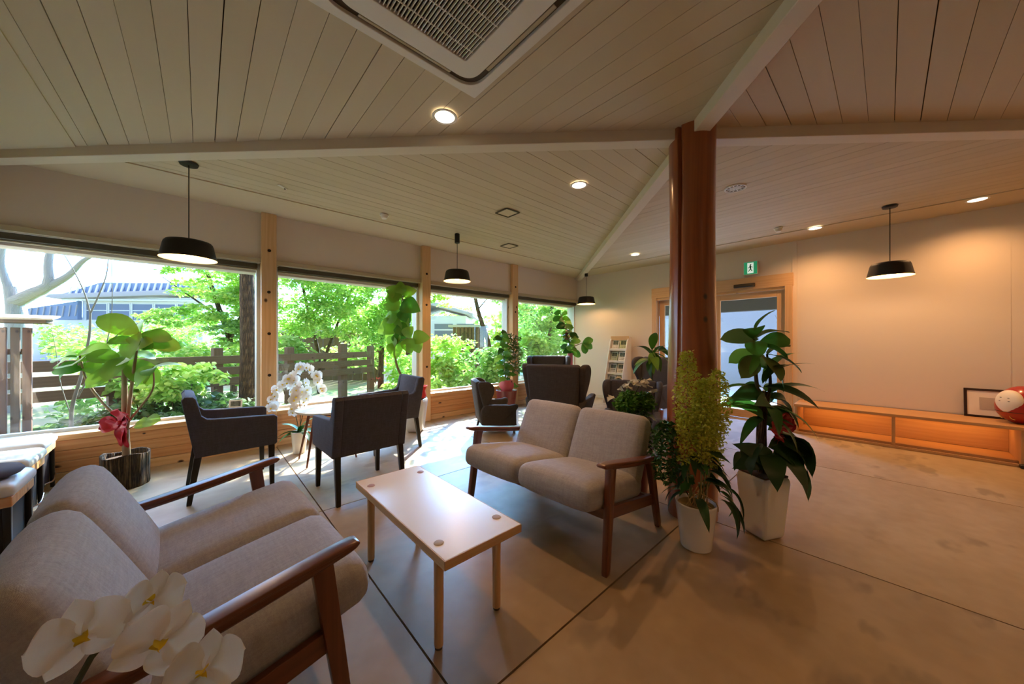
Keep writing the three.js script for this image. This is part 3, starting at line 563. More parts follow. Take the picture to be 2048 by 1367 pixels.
{ // red papier-mache doll
  const d = thing('round_doll', 'round red lacquered doll with a white face on the bench', 'doll', [3.75, 0.411, 1.95], Math.PI - 0.8);
  const pr = []; for (let i = 0; i <= 22; i++) { const t = i / 22, a = -Math.PI / 2 + t * Math.PI; pr.push([Math.max(0.0001, 0.178 * Math.cos(a) * (1 - 0.12 * Math.sin(a)) ** 1 + (i === 0 ? 0 : 0)), 0.2 + 0.2 * Math.sin(a)]); }
  pr[0] = [0.0001, 0.004]; pr[1] = [0.06, 0.003]; pr[2] = [0.09, 0.018];
  part('body', lathe(pr, 48), M.darumaRed, d);
  const face = new THREE.SphereGeometry(0.132, 30, 22); bend(face, (v) => { v.x *= 0.46; v.y *= 1.0; v.z *= 0.82; if (v.y < 0) v.z *= 1 - 0.25 * (v.y / -0.13); });
  part('face', face, M.darumaFace, d, [0.128, 0.225, 0], [0, 0, 0.06]);
  for (const k of [-1, 1]) { part('eye', new THREE.SphereGeometry(0.006, 10, 8), M.ink, d, [0.183, 0.24, k * 0.034]).scale.set(0.5, 0.5, 1.8); part('brow', new THREE.SphereGeometry(0.006, 10, 8), M.ink, d, [0.18, 0.275, k * 0.03]).scale.set(0.4, 0.5, 1.6); }
  part('mouth', new THREE.SphereGeometry(0.006, 10, 8), M.redPaper, d, [0.184, 0.195, 0]).scale.set(0.5, 0.7, 1.2);
  for (const k of [-1, 1]) part('pattern', new THREE.TorusGeometry(0.035, 0.004, 6, 26, 4.6), M.gold, d, [0.138, 0.085, k * 0.05], [0.1, Math.PI / 2 - k * 0.35, 0]);
  part('sash', new THREE.TorusGeometry(0.168, 0.006, 8, 44), M.ink, d, [0, 0.125, 0], [Math.PI / 2, 0, 0]).scale.set(1, 1, 0.8);
}
{ // exit sign and door closer
  const e = thing('exit_sign', 'square green and white exit sign above the entrance', 'sign', [WX - 0.03, 2.5, -0.54], 0);
  part('case', rbox(0.05, 0.22, 0.2, 0.006, 'z'), M.plastic, e);
  part('green_panel', box(0.004, 0.2, 0.18), M.exitGreen, e, [-0.027, 0, 0]);
  part('white_panel', box(0.004, 0.17, 0.085), M.exitWhite, e, [-0.03, 0, 0.0]);
  const man = [moved(new THREE.SphereGeometry(0.012, 10, 8), 0, 0.05, 0.004), moved(rbox(0.006, 0.055, 0.022, 0.003), 0, 0.014, 0.0, -0.2), moved(rbox(0.006, 0.055, 0.012, 0.002), 0, -0.034, 0.012, -0.5), moved(rbox(0.006, 0.055, 0.012, 0.002), 0, -0.034, -0.012, 0.6), moved(rbox(0.006, 0.04, 0.009, 0.002), 0, 0.016, 0.02, -0.9), moved(rbox(0.006, 0.04, 0.009, 0.002), 0, 0.01, -0.02, 0.9)];
  part('running_figure', merged(man), M.exitDark, e, [-0.033, 0, 0]);
  const c = thing('door_sensor', 'flat brown door sensor bar on the entrance head board', 'sensor', [WX - 0.09, 2.215, -0.62]);
  part('body', rbox(0.045, 0.06, 0.3, 0.01, 'z', 2), M.plasticDark, c); part('window_strip', rbox(0.008, 0.018, 0.24, 0.003, 'z'), M.black, c, [-0.021, -0.018, 0]);
}
{ // magazine rack on the entrance wall
  const r = thing('magazine_rack', 'white standing magazine rack with leaflets against the entrance wall', 'rack', [3.86, 0, -2.86]);
  for (const k of [-1, 1]) part('side', extrude([[-0.3, 0.0], [0.06, 0.0], [0.14, 0.0], [0.14, 1.38], [0.06, 1.4], [-0.02, 1.3], [-0.24, 0.5]], 0.02, 0.003, 0, 'y'), M.white, r, [0, 0, k * 0.2]);
  part('head_board', rbox(0.02, 0.09, 0.42, 0.004, 'z'), M.ash, r, [0.03, 1.36, 0]);
  part('back', rbox(0.012, 1.25, 0.38, 0.003, 'y'), M.white, r, [0.12, 0.66, 0]);
  for (let k = 0; k < 4; k++) { part('shelf', rbox(0.14, 0.014, 0.38, 0.003, 'z'), M.white, r, [-0.13 + k * 0.05, 0.35 + k * 0.25, 0]); part('lip', rbox(0.01, 0.05, 0.38, 0.003, 'z'), M.white, r, [-0.2 + k * 0.05, 0.37 + k * 0.25, 0]); }
  const uvFlat = (g) => { const p = g.attributes.position, uv = g.attributes.uv; for (let i = 0; i < p.count; i++) uv.setXY(i, p.getZ(i) / 0.16 + 0.5, p.getY(i) / 0.22 + 0.5); return g; };
  const tints = [0xffffff, 0xd8e0b0, 0xdfe6ee, 0xf0e2cc, 0xc9d6c0, 0xf6f2ec];
  for (let k = 0; k < 4; k++) for (let j = 0; j < 2; j++) {
    const m = thing('leaflet', (j ? 'printed leaflet in the right half of the ' : 'printed leaflet in the left half of the ') + ['lowest', 'third', 'second', 'top'][k] + ' rack shelf', 'leaflet', [3.86 - 0.17 + k * 0.05, 0.358 + k * 0.25, -2.86 + (j ? 0.09 : -0.09)], 0, 'leaflets in the white rack');
    const mat = M.print.clone(); mat.color = new THREE.Color(tints[(k * 2 + j) % 6]);
    part('sheet', uvFlat(box(0.006, 0.22, 0.16)), mat, m, [0.035, 0.108, 0], [0, 0, -0.3]);
  }
}
{ // card on the window sill
  const c = thing('sill_card', 'small printed card standing on the first window sill', 'card', [-2.41, 0.431, WZ - 0.12], -0.35);
  const g = box(0.13, 0.16, 0.004), p = g.attributes.position, uv = g.attributes.uv; for (let i = 0; i < p.count; i++) uv.setXY(i, p.getX(i) / 0.13 + 0.5, p.getY(i) / 0.16 + 0.5);
  part('card', g, M.print, c, [0, 0.084, 0], [-0.2, 0, 0]); part('foot', rbox(0.13, 0.008, 0.05, 0.002), M.white, c, [0, 0.004, -0.01]);
}

// ---------------------------------------------------------------- indoor plants
const SHAPES = {
  round: (u) => Math.pow(Math.sin(Math.PI * Math.pow(u, 1.25)), 0.6), lance: (u) => Math.pow(Math.sin(Math.PI * Math.pow(u, 0.85)), 0.9), heart: (u) => Math.pow(Math.sin(Math.PI * Math.pow(u, 0.6)), 0.75),
  strap: (u) => Math.pow(Math.sin(Math.PI * (0.12 + 0.88 * u)), 0.55), lobed: (u) => Math.pow(Math.sin(Math.PI * Math.pow(u, 0.7)), 0.8) * (0.78 + 0.3 * Math.cos(u * 19)),
};
function leafGeo(Ln, W, shape = 'round', droop = 0.25, fold = 0.18, wave = 0, nu = 9, nv = 4) {   // grows along +z, upper face +y
  const P = [], UV = [], I = [];
  for (let i = 0; i <= nu; i++) for (let j = 0; j <= nv; j++) {
    const u = i / nu, v = j / nv * 2 - 1, w = W / 2 * Math.max(0.02, SHAPES[shape](u)) * (i === nu ? 0.1 : 1), a = droop * u;
    P.push(v * w, Math.abs(v) * w * fold - Ln * u * Math.sin(a) + wave * W * Math.sin(u * 9 + v * 2) * Math.abs(v), Ln * u * Math.cos(a)); UV.push(u, v);
  }
  for (let i = 0; i < nu; i++) for (let j = 0; j < nv; j++) { const a = i * (nv + 1) + j, b = a + nv + 1; I.push(a, b, a + 1, b, b + 1, a + 1); }
  const g = new THREE.BufferGeometry(); g.setAttribute('position', new THREE.Float32BufferAttribute(P, 3)); g.setAttribute('uv', new THREE.Float32BufferAttribute(UV, 2)); g.setIndex(I); g.computeVertexNormals(); return g;
}
function putLeaf(parent, geo, mat, at, dir, roll = 0, k = 1, name = 'leaf') {
  const m = part(name, geo, mat, parent), z = V(...dir).normalize(), x = V(0, 1, 0).cross(z); if (x.lengthSq() < 1e-4) x.set(1, 0, 0); x.normalize(); const y = z.clone().cross(x);
  m.quaternion.setFromRotationMatrix(new THREE.Matrix4().makeBasis(x, y, z)); m.rotateZ(roll); m.position.set(...at); m.scale.setScalar(k); return m;
}
function faceLeaf(parent, geo, mat, at, dir, n, k = 1, name = 'leaf') {   // as putLeaf, with the upper face turned towards n
  const m = part(name, geo, mat, parent), z = V(...dir).normalize(), y = V(...n); y.addScaledVector(z, -y.dot(z)); if (y.lengthSq() < 1e-4) y.set(0, 1, 0); y.normalize(); const x = y.clone().cross(z);
  m.quaternion.setFromRotationMatrix(new THREE.Matrix4().makeBasis(x, y, z)); m.position.set(...at); m.scale.setScalar(k); return m;
}
function whorl(parent, geos, mats, at, n, spread = 0.35, k = 1, tilt = 0.8) {   // leaves that radiate from one point
  for (let i = 0; i < n; i++) { const a = i * 2.4 + at[0] * 9; faceLeaf(parent, geos[i % geos.length], mats[i % mats.length], [at[0], at[1] - 0.012 * i, at[2]], [Math.cos(a), rr(-spread, spread), Math.sin(a) * 0.75], [rr(-0.3, 0.3), 0.65, tilt], k * rr(0.85, 1.15)); }
}
function bow(parent, at, k = 1, mat = M.ribbon) {         // a tied ribbon: knot, two loops, two tails
  const lp = leafGeo(0.15 * k, 0.12 * k, 'round', -0.15, 0.35, 0.1, 10, 6), tl = leafGeo(0.22 * k, 0.075 * k, 'strap', 0.12, 0.3, 0.12, 10, 4), f = [0, 0.25, 1];
  for (const d of [[-1, 0.05, 0.25], [-0.8, -0.35, 0.3], [1, 0.2, 0.25], [0.8, 0.55, 0.2], [0.25, 0.9, 0.2]]) faceLeaf(parent, lp, mat, at, d, f, rr(0.9, 1.05), 'ribbon_loop');
  part('ribbon_knot', new THREE.SphereGeometry(0.022 * k, 14, 10), mat, parent, [at[0], at[1], at[2] + 0.014]);
  faceLeaf(parent, tl, mat, at, [0.28, -1, 0.12], f, 1.1, 'ribbon_tail'); faceLeaf(parent, tl, mat, at, [0.05, -1, 0.16], f, 1.0, 'ribbon_tail'); faceLeaf(parent, tl, mat, at, [-0.12, -1, 0.1], f, 0.7, 'ribbon_tail');
}
const CAMTURN = -YAW;                                     // local +z of a plant group then faces the viewer's side, +x the viewer's right
function potRound(parent, rTop, rBot, h, mat, fill = M.soil) {
  const pot = part('pot', lathe([[0.0001, 0], [rBot * 0.96, 0], [rBot, 0.006], [rTop * 0.99, h - 0.01], [rTop, h], [rTop - 0.008, h], [rTop - 0.014, h - 0.02], [rBot * 0.97, h - 0.05]], 40), mat, parent);
  part('soil', new THREE.CylinderGeometry(rTop - 0.014, rTop - 0.016, 0.02, 32), fill, pot, [0, h - 0.03, 0]);
}
function potSquare(parent, wTop, wBot, h, mat) {          // tapered square planter with soft corners
  const g = bend(new RoundedBoxGeometry(1, 1, 1, 4, 0.12), (v) => { const t = v.y + 0.5, w = wBot + (wTop - wBot) * t + 0.03 * wTop * Math.sin(t * Math.PI); v.set(v.x * w, t * h, v.z * w); });
  const pot = part('pot', uvm(g, 'y'), mat, parent);
  part('soil', rbox(wTop * 0.86, 0.012, wTop * 0.86, 0.004), M.soil, pot, [0, h + 0.003, 0]);
}
{ // the big-leaved plant in a bark pot
  const p = thing('potted_plant', 'large-leaved plant with a red bow in a bark-covered pot by the first window', 'plant', [-3.21, 0, -3.6], CAMTURN);
  const ring = lathe([[0.0001, 0], [0.146, 0], [0.15, 0.01], [0.148, 0.15], [0.152, 0.285], [0.146, 0.29], [0.13, 0.285], [0.126, 0.2]], 40), rp = ring.attributes.position;
  for (let i = 0; i < rp.count; i++) { const a = Math.atan2(rp.getZ(i), rp.getX(i)), k = 1 + 0.03 * Math.sin(a * 5) + 0.025 * Math.sin(a * 11 + 1); rp.setX(i, rp.getX(i) * k); rp.setZ(i, rp.getZ(i) * k); rp.setY(i, rp.getY(i) * (1 + 0.04 * Math.sin(a * 3))); }
  const u = ring.attributes.uv; for (let i = 0; i < u.count; i++) u.setXY(i, u.getY(i) * 0.5, u.getX(i) * 0.94); ring.computeVertexNormals();
  part('pot', ring, M.bark, p); part('soil', new THREE.CylinderGeometry(0.128, 0.128, 0.02, 30), M.soil, p, [0, 0.24, 0]);
  part('trunk', tube([[0.011, 0.220, 0.000], [0.000, 0.450, 0.000], [-0.006, 0.658, 0.000], [0.000, 1.134, 0.010]], (t) => 0.028 - 0.012 * t, 16, 10), M.trunkBrown, p);
  part('branch', tube([[0.011, 0.500, 0.000], [0.057, 0.830, 0.010], [0.115, 1.160, 0.020], [0.149, 1.371, 0.020]], (t) => 0.016 - 0.008 * t, 14, 8), M.trunkBrown, p);
  part('branch', tube([[-0.011, 0.566, 0.000], [-0.138, 0.711, 0.030], [-0.287, 0.949, 0.050], [-0.333, 1.160, 0.060]], (t) => 0.013 - 0.006 * t, 14, 8), M.trunkBrown, p);
  part('branch', tube([[0.023, 0.566, 0.000], [0.149, 0.698, 0.020], [0.287, 0.870, 0.040], [0.299, 1.068, 0.050]], (t) => 0.01 - 0.005 * t, 14, 8), M.trunkBrown, p);
  part('branch', tube([[0.023, 0.500, 0.010], [0.115, 0.540, 0.030], [0.196, 0.566, 0.040]], 0.005, 8, 6), M.trunkBrown, p);
  const g = [leafGeo(0.25, 0.15, 'round', 0.35, 0.15, 0.02), leafGeo(0.21, 0.14, 'round', 0.2, 0.2, 0.02), leafGeo(0.18, 0.12, 'round', 0.5, 0.15, 0.03)];
  for (const [at, n, k] of [[[0.0, 1.13, 0.02], 8, 1.15], [[0.15, 1.37, 0.02], 9, 1.15], [[-0.36, 1.17, 0.06], 10, 1.2], [[-0.3, 1.06, 0.06], 4, 1.0], [[0.3, 1.07, 0.05], 4, 0.9], [[0.07, 1.2, 0.03], 4, 1.0]]) whorl(p, g, [L.bright, L.bright, L.mid], at, n, 0.75, k);
  faceLeaf(p, g[1], L.bright, [0.2, 0.57, 0.04], [0.9, 0.25, 0.3], [0, 0.6, 0.8], 0.9); faceLeaf(p, g[2], L.bright, [0.12, 0.55, 0.03], [0.7, 0.3, 0.4], [0, 0.6, 0.8], 0.9);
  bow(p, [0.0, 0.57, 0.035], 0.95);
}
function orchidFlower(k = 1) {                            // five petals and a lip, facing +z
  const pet = leafGeo(0.042, 0.05, 'round', -0.25, 0.1, 0.05, 6, 4), sep = leafGeo(0.042, 0.028, 'lance', -0.2, 0.12, 0.02, 6, 4), list = [];
  const add = (g, a, tilt) => list.push(g.clone().applyMatrix4(new THREE.Matrix4().makeRotationZ(a).multiply(new THREE.Matrix4().makeRotationX(-Math.PI / 2 + tilt))));
  add(pet, 1.35, 0.15); add(pet, -1.35, 0.15); add(sep, 0, 0.05); add(sep, 2.45, 0.1); add(sep, -2.45, 0.1);
  const g = merged(list); g.scale(k, k, k); return g;
}
{ // white moth orchid by the second window
  const o = thing('orchid', 'white moth orchid in a small white pot under the second window', 'orchid', [-1.87, 0, -3.6], CAMTURN);
  potRound(o, 0.087, 0.062, 0.25, M.porcelain, M.moss);
  const fg = leafGeo(0.24, 0.075, 'strap', 0.7, 0.25, 0.02, 10, 4);
  [[-0.9, 0.5, 0.3], [-0.8, 0.2, 0.5], [0.8, 0.7, 0.3], [0.1, 1.2, -0.1], [0.45, 1.3, 0.25], [-0.3, 1.2, 0.2], [0.9, 0.3, 0.4]].forEach((d, i) => putLeaf(o, fg, i % 2 ? L.mid : L.deep, [0, 0.23, 0], d, rr(-0.4, 0.4), rr(0.8, 1.1)));
  const F = orchidFlower(1.35), lip = new THREE.SphereGeometry(0.009, 8, 6);
  [[[0.0, 0.24, 0], [-0.1, 0.7, -0.02], [-0.02, 0.98, 0.03], [0.2, 0.92, 0.1], [0.3, 0.7, 0.14]], [[0.01, 0.24, 0], [0.0, 0.6, 0.0], [-0.06, 0.88, 0.05], [-0.2, 0.78, 0.1], [-0.28, 0.52, 0.12]], [[-0.01, 0.24, 0], [0.06, 0.55, 0], [0.08, 0.8, 0.06], [0.05, 0.72, 0.14], [0.0, 0.5, 0.18]]].forEach((pts, s) => {
    part('stem', tube(pts, 0.004, 24, 6), M.stemDark, o);
    const c = new THREE.CatmullRomCurve3(pts.map((q) => V(...q)));
    for (let k = 0; k < 14; k++) {
      const q = c.getPointAt(0.4 + 0.045 * k), m = part('flower', F, M.petal, o, [q.x + 0.03 + rr(-0.035, 0.035), q.y + rr(-0.03, 0.025), q.z + rr(0.0, 0.05)], [rr(-0.3, 0.2), rr(-0.6, 0.6), rr(-0.3, 0.3)]);
      m.scale.setScalar(rr(0.9, 1.2)); part('lip', lip, M.lip, m, [0, -0.006, 0.01]);
    }
  });
}
{ // tall heart-leaved plant in a white planter with a red wrap
  const p = thing('potted_plant', 'tall heart-leaved plant in a white planter with red wrapping by the second window', 'plant', [-0.42, 0, -3.6], CAMTURN);
  potSquare(p, 0.3, 0.2, 0.47, M.porcelain);
  const wrap = lathe([[0.1, 0.44], [0.15, 0.5], [0.13, 0.58], [0.16, 0.645], [0.155, 0.65], [0.12, 0.58]], 36), wp = wrap.attributes.position; for (let i = 0; i < wp.count; i++) { const a = Math.atan2(wp.getZ(i), wp.getX(i)), k = 1 + 0.1 * Math.sin(a * 9) * (wp.getY(i) - 0.42) * 4; wp.setX(i, wp.getX(i) * k); wp.setZ(i, wp.getZ(i) * k); } wrap.computeVertexNormals(); part('wrapping', wrap, M.redPaper, p);
  part('trunk', tube([[-0.02, 0.45, 0], [-0.17, 0.72, 0], [-0.28, 0.95, -0.01], [-0.31, 1.3, 0], [-0.3, 1.45, 0], [-0.22, 1.66, 0], [-0.2, 1.95, 0]], (t) => 0.022 - 0.016 * t, 24, 9), M.stem, p);
  part('branch', tube([[-0.31, 1.25, 0], [-0.2, 1.31, 0.02], [-0.02, 1.33, 0.05]], 0.006, 8, 6), M.stem, p);
  const g = [leafGeo(0.24, 0.22, 'heart', 0.35, 0.12, 0.02), leafGeo(0.2, 0.18, 'heart', 0.6, 0.1, 0.02)];
  for (const [x, y, dx, dy, k] of [[-0.2, 1.95, -0.5, 0.3, 1], [-0.2, 1.97, 0.5, 0.25, 1.1], [-0.22, 1.85, -0.9, -0.1, 1.2], [-0.2, 1.85, 0.8, -0.3, 1.2], [-0.22, 1.8, -0.3, -0.7, 1.1], [-0.2, 1.75, 0.5, -0.8, 1.1], [-0.25, 1.65, -1, 0.0, 1.25], [-0.24, 1.62, -0.6, -0.6, 1.2], [-0.23, 1.66, 0.3, -0.9, 1], [-0.28, 1.55, -0.9, -0.4, 1.2], [-0.27, 1.52, 0.7, -0.4, 1.1], [-0.3, 1.45, -0.4, -0.9, 1.2], [-0.3, 1.42, 0.6, -0.7, 1.1], [-0.31, 1.36, -0.5, -0.9, 1.1], [-0.02, 1.33, 0.2, -1, 1.1], [-0.05, 1.34, 0.8, 0.1, 1], [-0.12, 1.33, 0.3, -0.9, 1.1], [-0.15, 1.36, 0.5, 0.6, 0.9], [-0.31, 1.28, 0.2, -1, 1], [-0.2, 1.97, 0, 0.9, 0.9], [-0.2, 1.9, -0.8, 0.5, 1]])
    faceLeaf(p, g[Math.round(k * 10) % 2], dx > 0.45 && dy < 0 ? L.mid : L.bright, [x, y, rr(-0.04, 0.06)], [dx, dy, rr(0.05, 0.45)], [rr(-0.35, 0.35), 0.4, 1], k * 1.05);
}
{ // plant behind the wing chairs in a dark red pot
  const p = thing('potted_plant', 'bushy plant in a dark red pot beside the third post', 'plant', [1.34, 0, -3.62], CAMTURN);
  potRound(p, 0.19, 0.14, 0.42, M.redPot);
  part('stem', tube([[0, 0.4, 0], [-0.03, 0.8, 0], [-0.08, 1.2, 0], [-0.12, 1.45, 0]], (t) => 0.016 - 0.01 * t, 14, 8), M.stem, p); part('stem', tube([[0.02, 0.4, 0], [0.1, 0.9, 0], [0.14, 1.3, 0.02]], (t) => 0.01 - 0.006 * t, 14, 8), M.stem, p);
  part('wrapping', lathe([[0.1, 0.4], [0.14, 0.5], [0.11, 0.6]], 24), M.pinkPaper, p);
  const g = [leafGeo(0.2, 0.12, 'lobed', 0.5, 0.15, 0.05), leafGeo(0.16, 0.1, 'heart', 0.4, 0.15, 0.03)];
  for (let i = 0; i < 40; i++) { const t = i / 40, a = i * 2.4, y = 0.5 + 0.98 * t; faceLeaf(p, g[i % 2], [L.mid, L.mid, L.bright, L.deep][i % 4], [-0.1 * t, y, 0], [Math.cos(a), rr(-0.4, 0.3), Math.sin(a) * 0.9 + 0.15], [rr(-0.4, 0.4), 0.6, 0.9], rr(0.9, 1.25)); }
  const tiny = leafGeo(0.05, 0.03, 'lance', 0.3, 0.1, 0, 4, 2); const im = new THREE.InstancedMesh(tiny, L.olive, 420); im.name = 'fine_foliage'; im.userData.kind = 'stuff'; const mm = new THREE.Matrix4(), q = new THREE.Quaternion();
  for (let i = 0; i < 420; i++) { q.setFromEuler(new THREE.Euler(rr(-1, 1), rr(0, 6.3), rr(-1, 1))); mm.compose(V(0.14 + rr(-0.1, 0.1), rr(0.75, 1.42), rr(-0.1, 0.1)), q, V(1, 1, 1)); im.setMatrixAt(i, mm); } p.add(im);
}
{ // plant in the far corner with a wrapped trunk
  const p = thing('potted_plant', 'upright plant with a pink-wrapped trunk and a dark red flower in the far corner', 'plant', [3.02, 0, -3.5], CAMTURN);
  potRound(p, 0.17, 0.13, 0.5, M.porcelain);
  part('trunk', tube([[0, 0.45, 0], [0, 0.9, 0], [-0.02, 1.3, 0], [-0.1, 1.6, 0], [-0.22, 1.9, 0]], (t) => 0.03 - 0.02 * t, 18, 9), M.stem, p);
  part('wrapping', new THREE.CylinderGeometry(0.055, 0.05, 0.34, 20), M.pinkPaper, p, [0, 0.88, 0]);
  part('branch', tube([[0, 1.1, 0], [0.1, 1.2, 0.05], [0.24, 1.26, 0.08]], 0.008, 8, 6), M.stem, p);
  const g = [leafGeo(0.2, 0.13, 'round', 0.4, 0.15, 0.02), leafGeo(0.17, 0.12, 'heart', 0.5, 0.15, 0.02)];
  for (let i = 0; i < 34; i++) { const t = i / 34, a = i * 2.4, y = 1.08 + 0.82 * t; faceLeaf(p, g[i % 2], [L.mid, L.deep, L.bright][i % 3], [t < 0.4 ? 0 : -0.36 * (t - 0.4), y, 0], [Math.cos(a), rr(-0.4, 0.5), Math.sin(a) + 0.2], [rr(-0.4, 0.4), 0.5, 0.9], rr(0.95, 1.35)); }
  [[0.6, 0.3, 0.2], [0.3, -0.8, 0.3], [0.8, -0.3, 0.3]].forEach((d) => faceLeaf(p, g[0], L.mid, [0.24, 1.26, 0.08], d, [0, 0.4, 1], 1.2));
  const fl = leafGeo(0.1, 0.08, 'round', 0.5, 0.2, 0.1, 6, 4); for (let k = 0; k < 7; k++) putLeaf(p, fl, M.redPot, [-0.1, 1.42, 0.12], [Math.cos(k * 0.9), Math.sin(k * 0.9), 0.6], 0, 1, 'petal');
}
function plume(parent, at, h, r, n, mat, name, seedGeo, droop = 0) {   // a feathery spray of many tiny leaves
  const im = new THREE.InstancedMesh(seedGeo, mat, n), mm = new THREE.Matrix4(), q = new THREE.Quaternion(); im.name = name; im.userData.kind = 'stuff'; im.castShadow = im.receiveShadow = true;
  for (let i = 0; i < n; i++) {
    const t = Math.pow(rnd(), 0.85), a = rnd() * 6.283, R = r * (0.35 + 0.65 * Math.sqrt(rnd())) * Math.sin(Math.PI * (0.12 + 0.83 * t)) ** 0.6;
    q.setFromEuler(new THREE.Euler(rr(-1.3, 1.3), rr(0, 6.3), rr(-1.3, 1.3))); mm.compose(V(at[0] + Math.cos(a) * R, at[1] + h * t - droop * R, at[2] + Math.sin(a) * R), q, V(1, 1, 1).multiplyScalar(rr(0.7, 1.3))); im.setMatrixAt(i, mm);
  }
  parent.add(im); return im;
}
const speck = leafGeo(0.02, 0.013, 'lance', 0.3, 0.2, 0, 2, 2), tuft = leafGeo(0.035, 0.016, 'lance', 0.3, 0.2, 0, 2, 2);
{ // feathery yellow-green orchid in the round white pot by the post
  const p = thing('potted_plant', 'feathery yellow-green flowering plant in a round white pot before the log post', 'plant', [-0.41, 0, 0.17], CAMTURN);
  potRound(p, 0.118, 0.088, 0.28, M.porcelain, M.moss);
  for (const [x, z, y0, h, r, n] of [[-0.075, 0.04, 0.66, 0.56, 0.075, 1500], [0.03, 0.06, 0.58, 0.48, 0.075, 1400], [0.09, 0.02, 0.5, 0.4, 0.07, 1000], [0.16, -0.04, 0.66, 0.44, 0.075, 1100], [-0.02, 0.09, 0.55, 0.42, 0.06, 800], [-0.11, 0.07, 0.55, 0.3, 0.05, 500]]) {
    plume(p, [x, y0, z], h, r, n, L.yellow, 'flower_spray', speck); part('stem', tube([[x * 0.3, 0.25, z * 0.3], [x * 0.8, 0.45, z], [x, y0 + h * 0.9, z]], (t) => 0.005 - 0.003 * t, 10, 6), M.stem, p);
  }
  plume(p, [-0.2, 0.42, 0.02], 0.36, 0.075, 700, L.deep, 'fine_foliage', tuft); part('stem', tube([[-0.02, 0.27, 0], [-0.12, 0.45, 0.01], [-0.19, 0.72, 0.02]], 0.004, 10, 6), M.stemDark, p);
  for (const x of [0.045, 0.085]) part('support_stick', new THREE.CylinderGeometry(0.005, 0.005, 0.75, 8), M.ash, p, [x, 0.6, -0.01], [0, 0, -0.03]);
  for (let k = 0; k < 9; k++) part('air_root', tube([[rr(-0.06, 0.06), 0.36, rr(-0.05, 0.05)], [rr(-0.09, 0.09), 0.3, rr(0.02, 0.08)], [rr(-0.1, 0.1), 0.25, rr(0.03, 0.09)]], 0.0035, 6, 5), M.moss, p);
  const g = [leafGeo(0.22, 0.06, 'lance', 0.9, 0.3, 0.03), leafGeo(0.17, 0.07, 'lobed', 0.8, 0.2, 0.05)];
  for (let k = 0; k < 30; k++) { const a = k * 2.4; putLeaf(p, g[k % 2], [L.dark, L.deep, L.dark][k % 3], [Math.cos(a) * 0.04, rr(0.3, 0.62), Math.sin(a) * 0.04], [Math.cos(a), rr(-0.1, 0.9), Math.sin(a)], rr(-0.5, 0.5), rr(0.7, 1.1)); }
  for (let k = 0; k < 5; k++) putLeaf(p, g[0], L.deep, [0.12, rr(0.3, 0.42), 0.05], [1, rr(-0.5, 0.1), rr(0, 0.5)], rr(-0.5, 0.5), rr(0.8, 1.05));
}
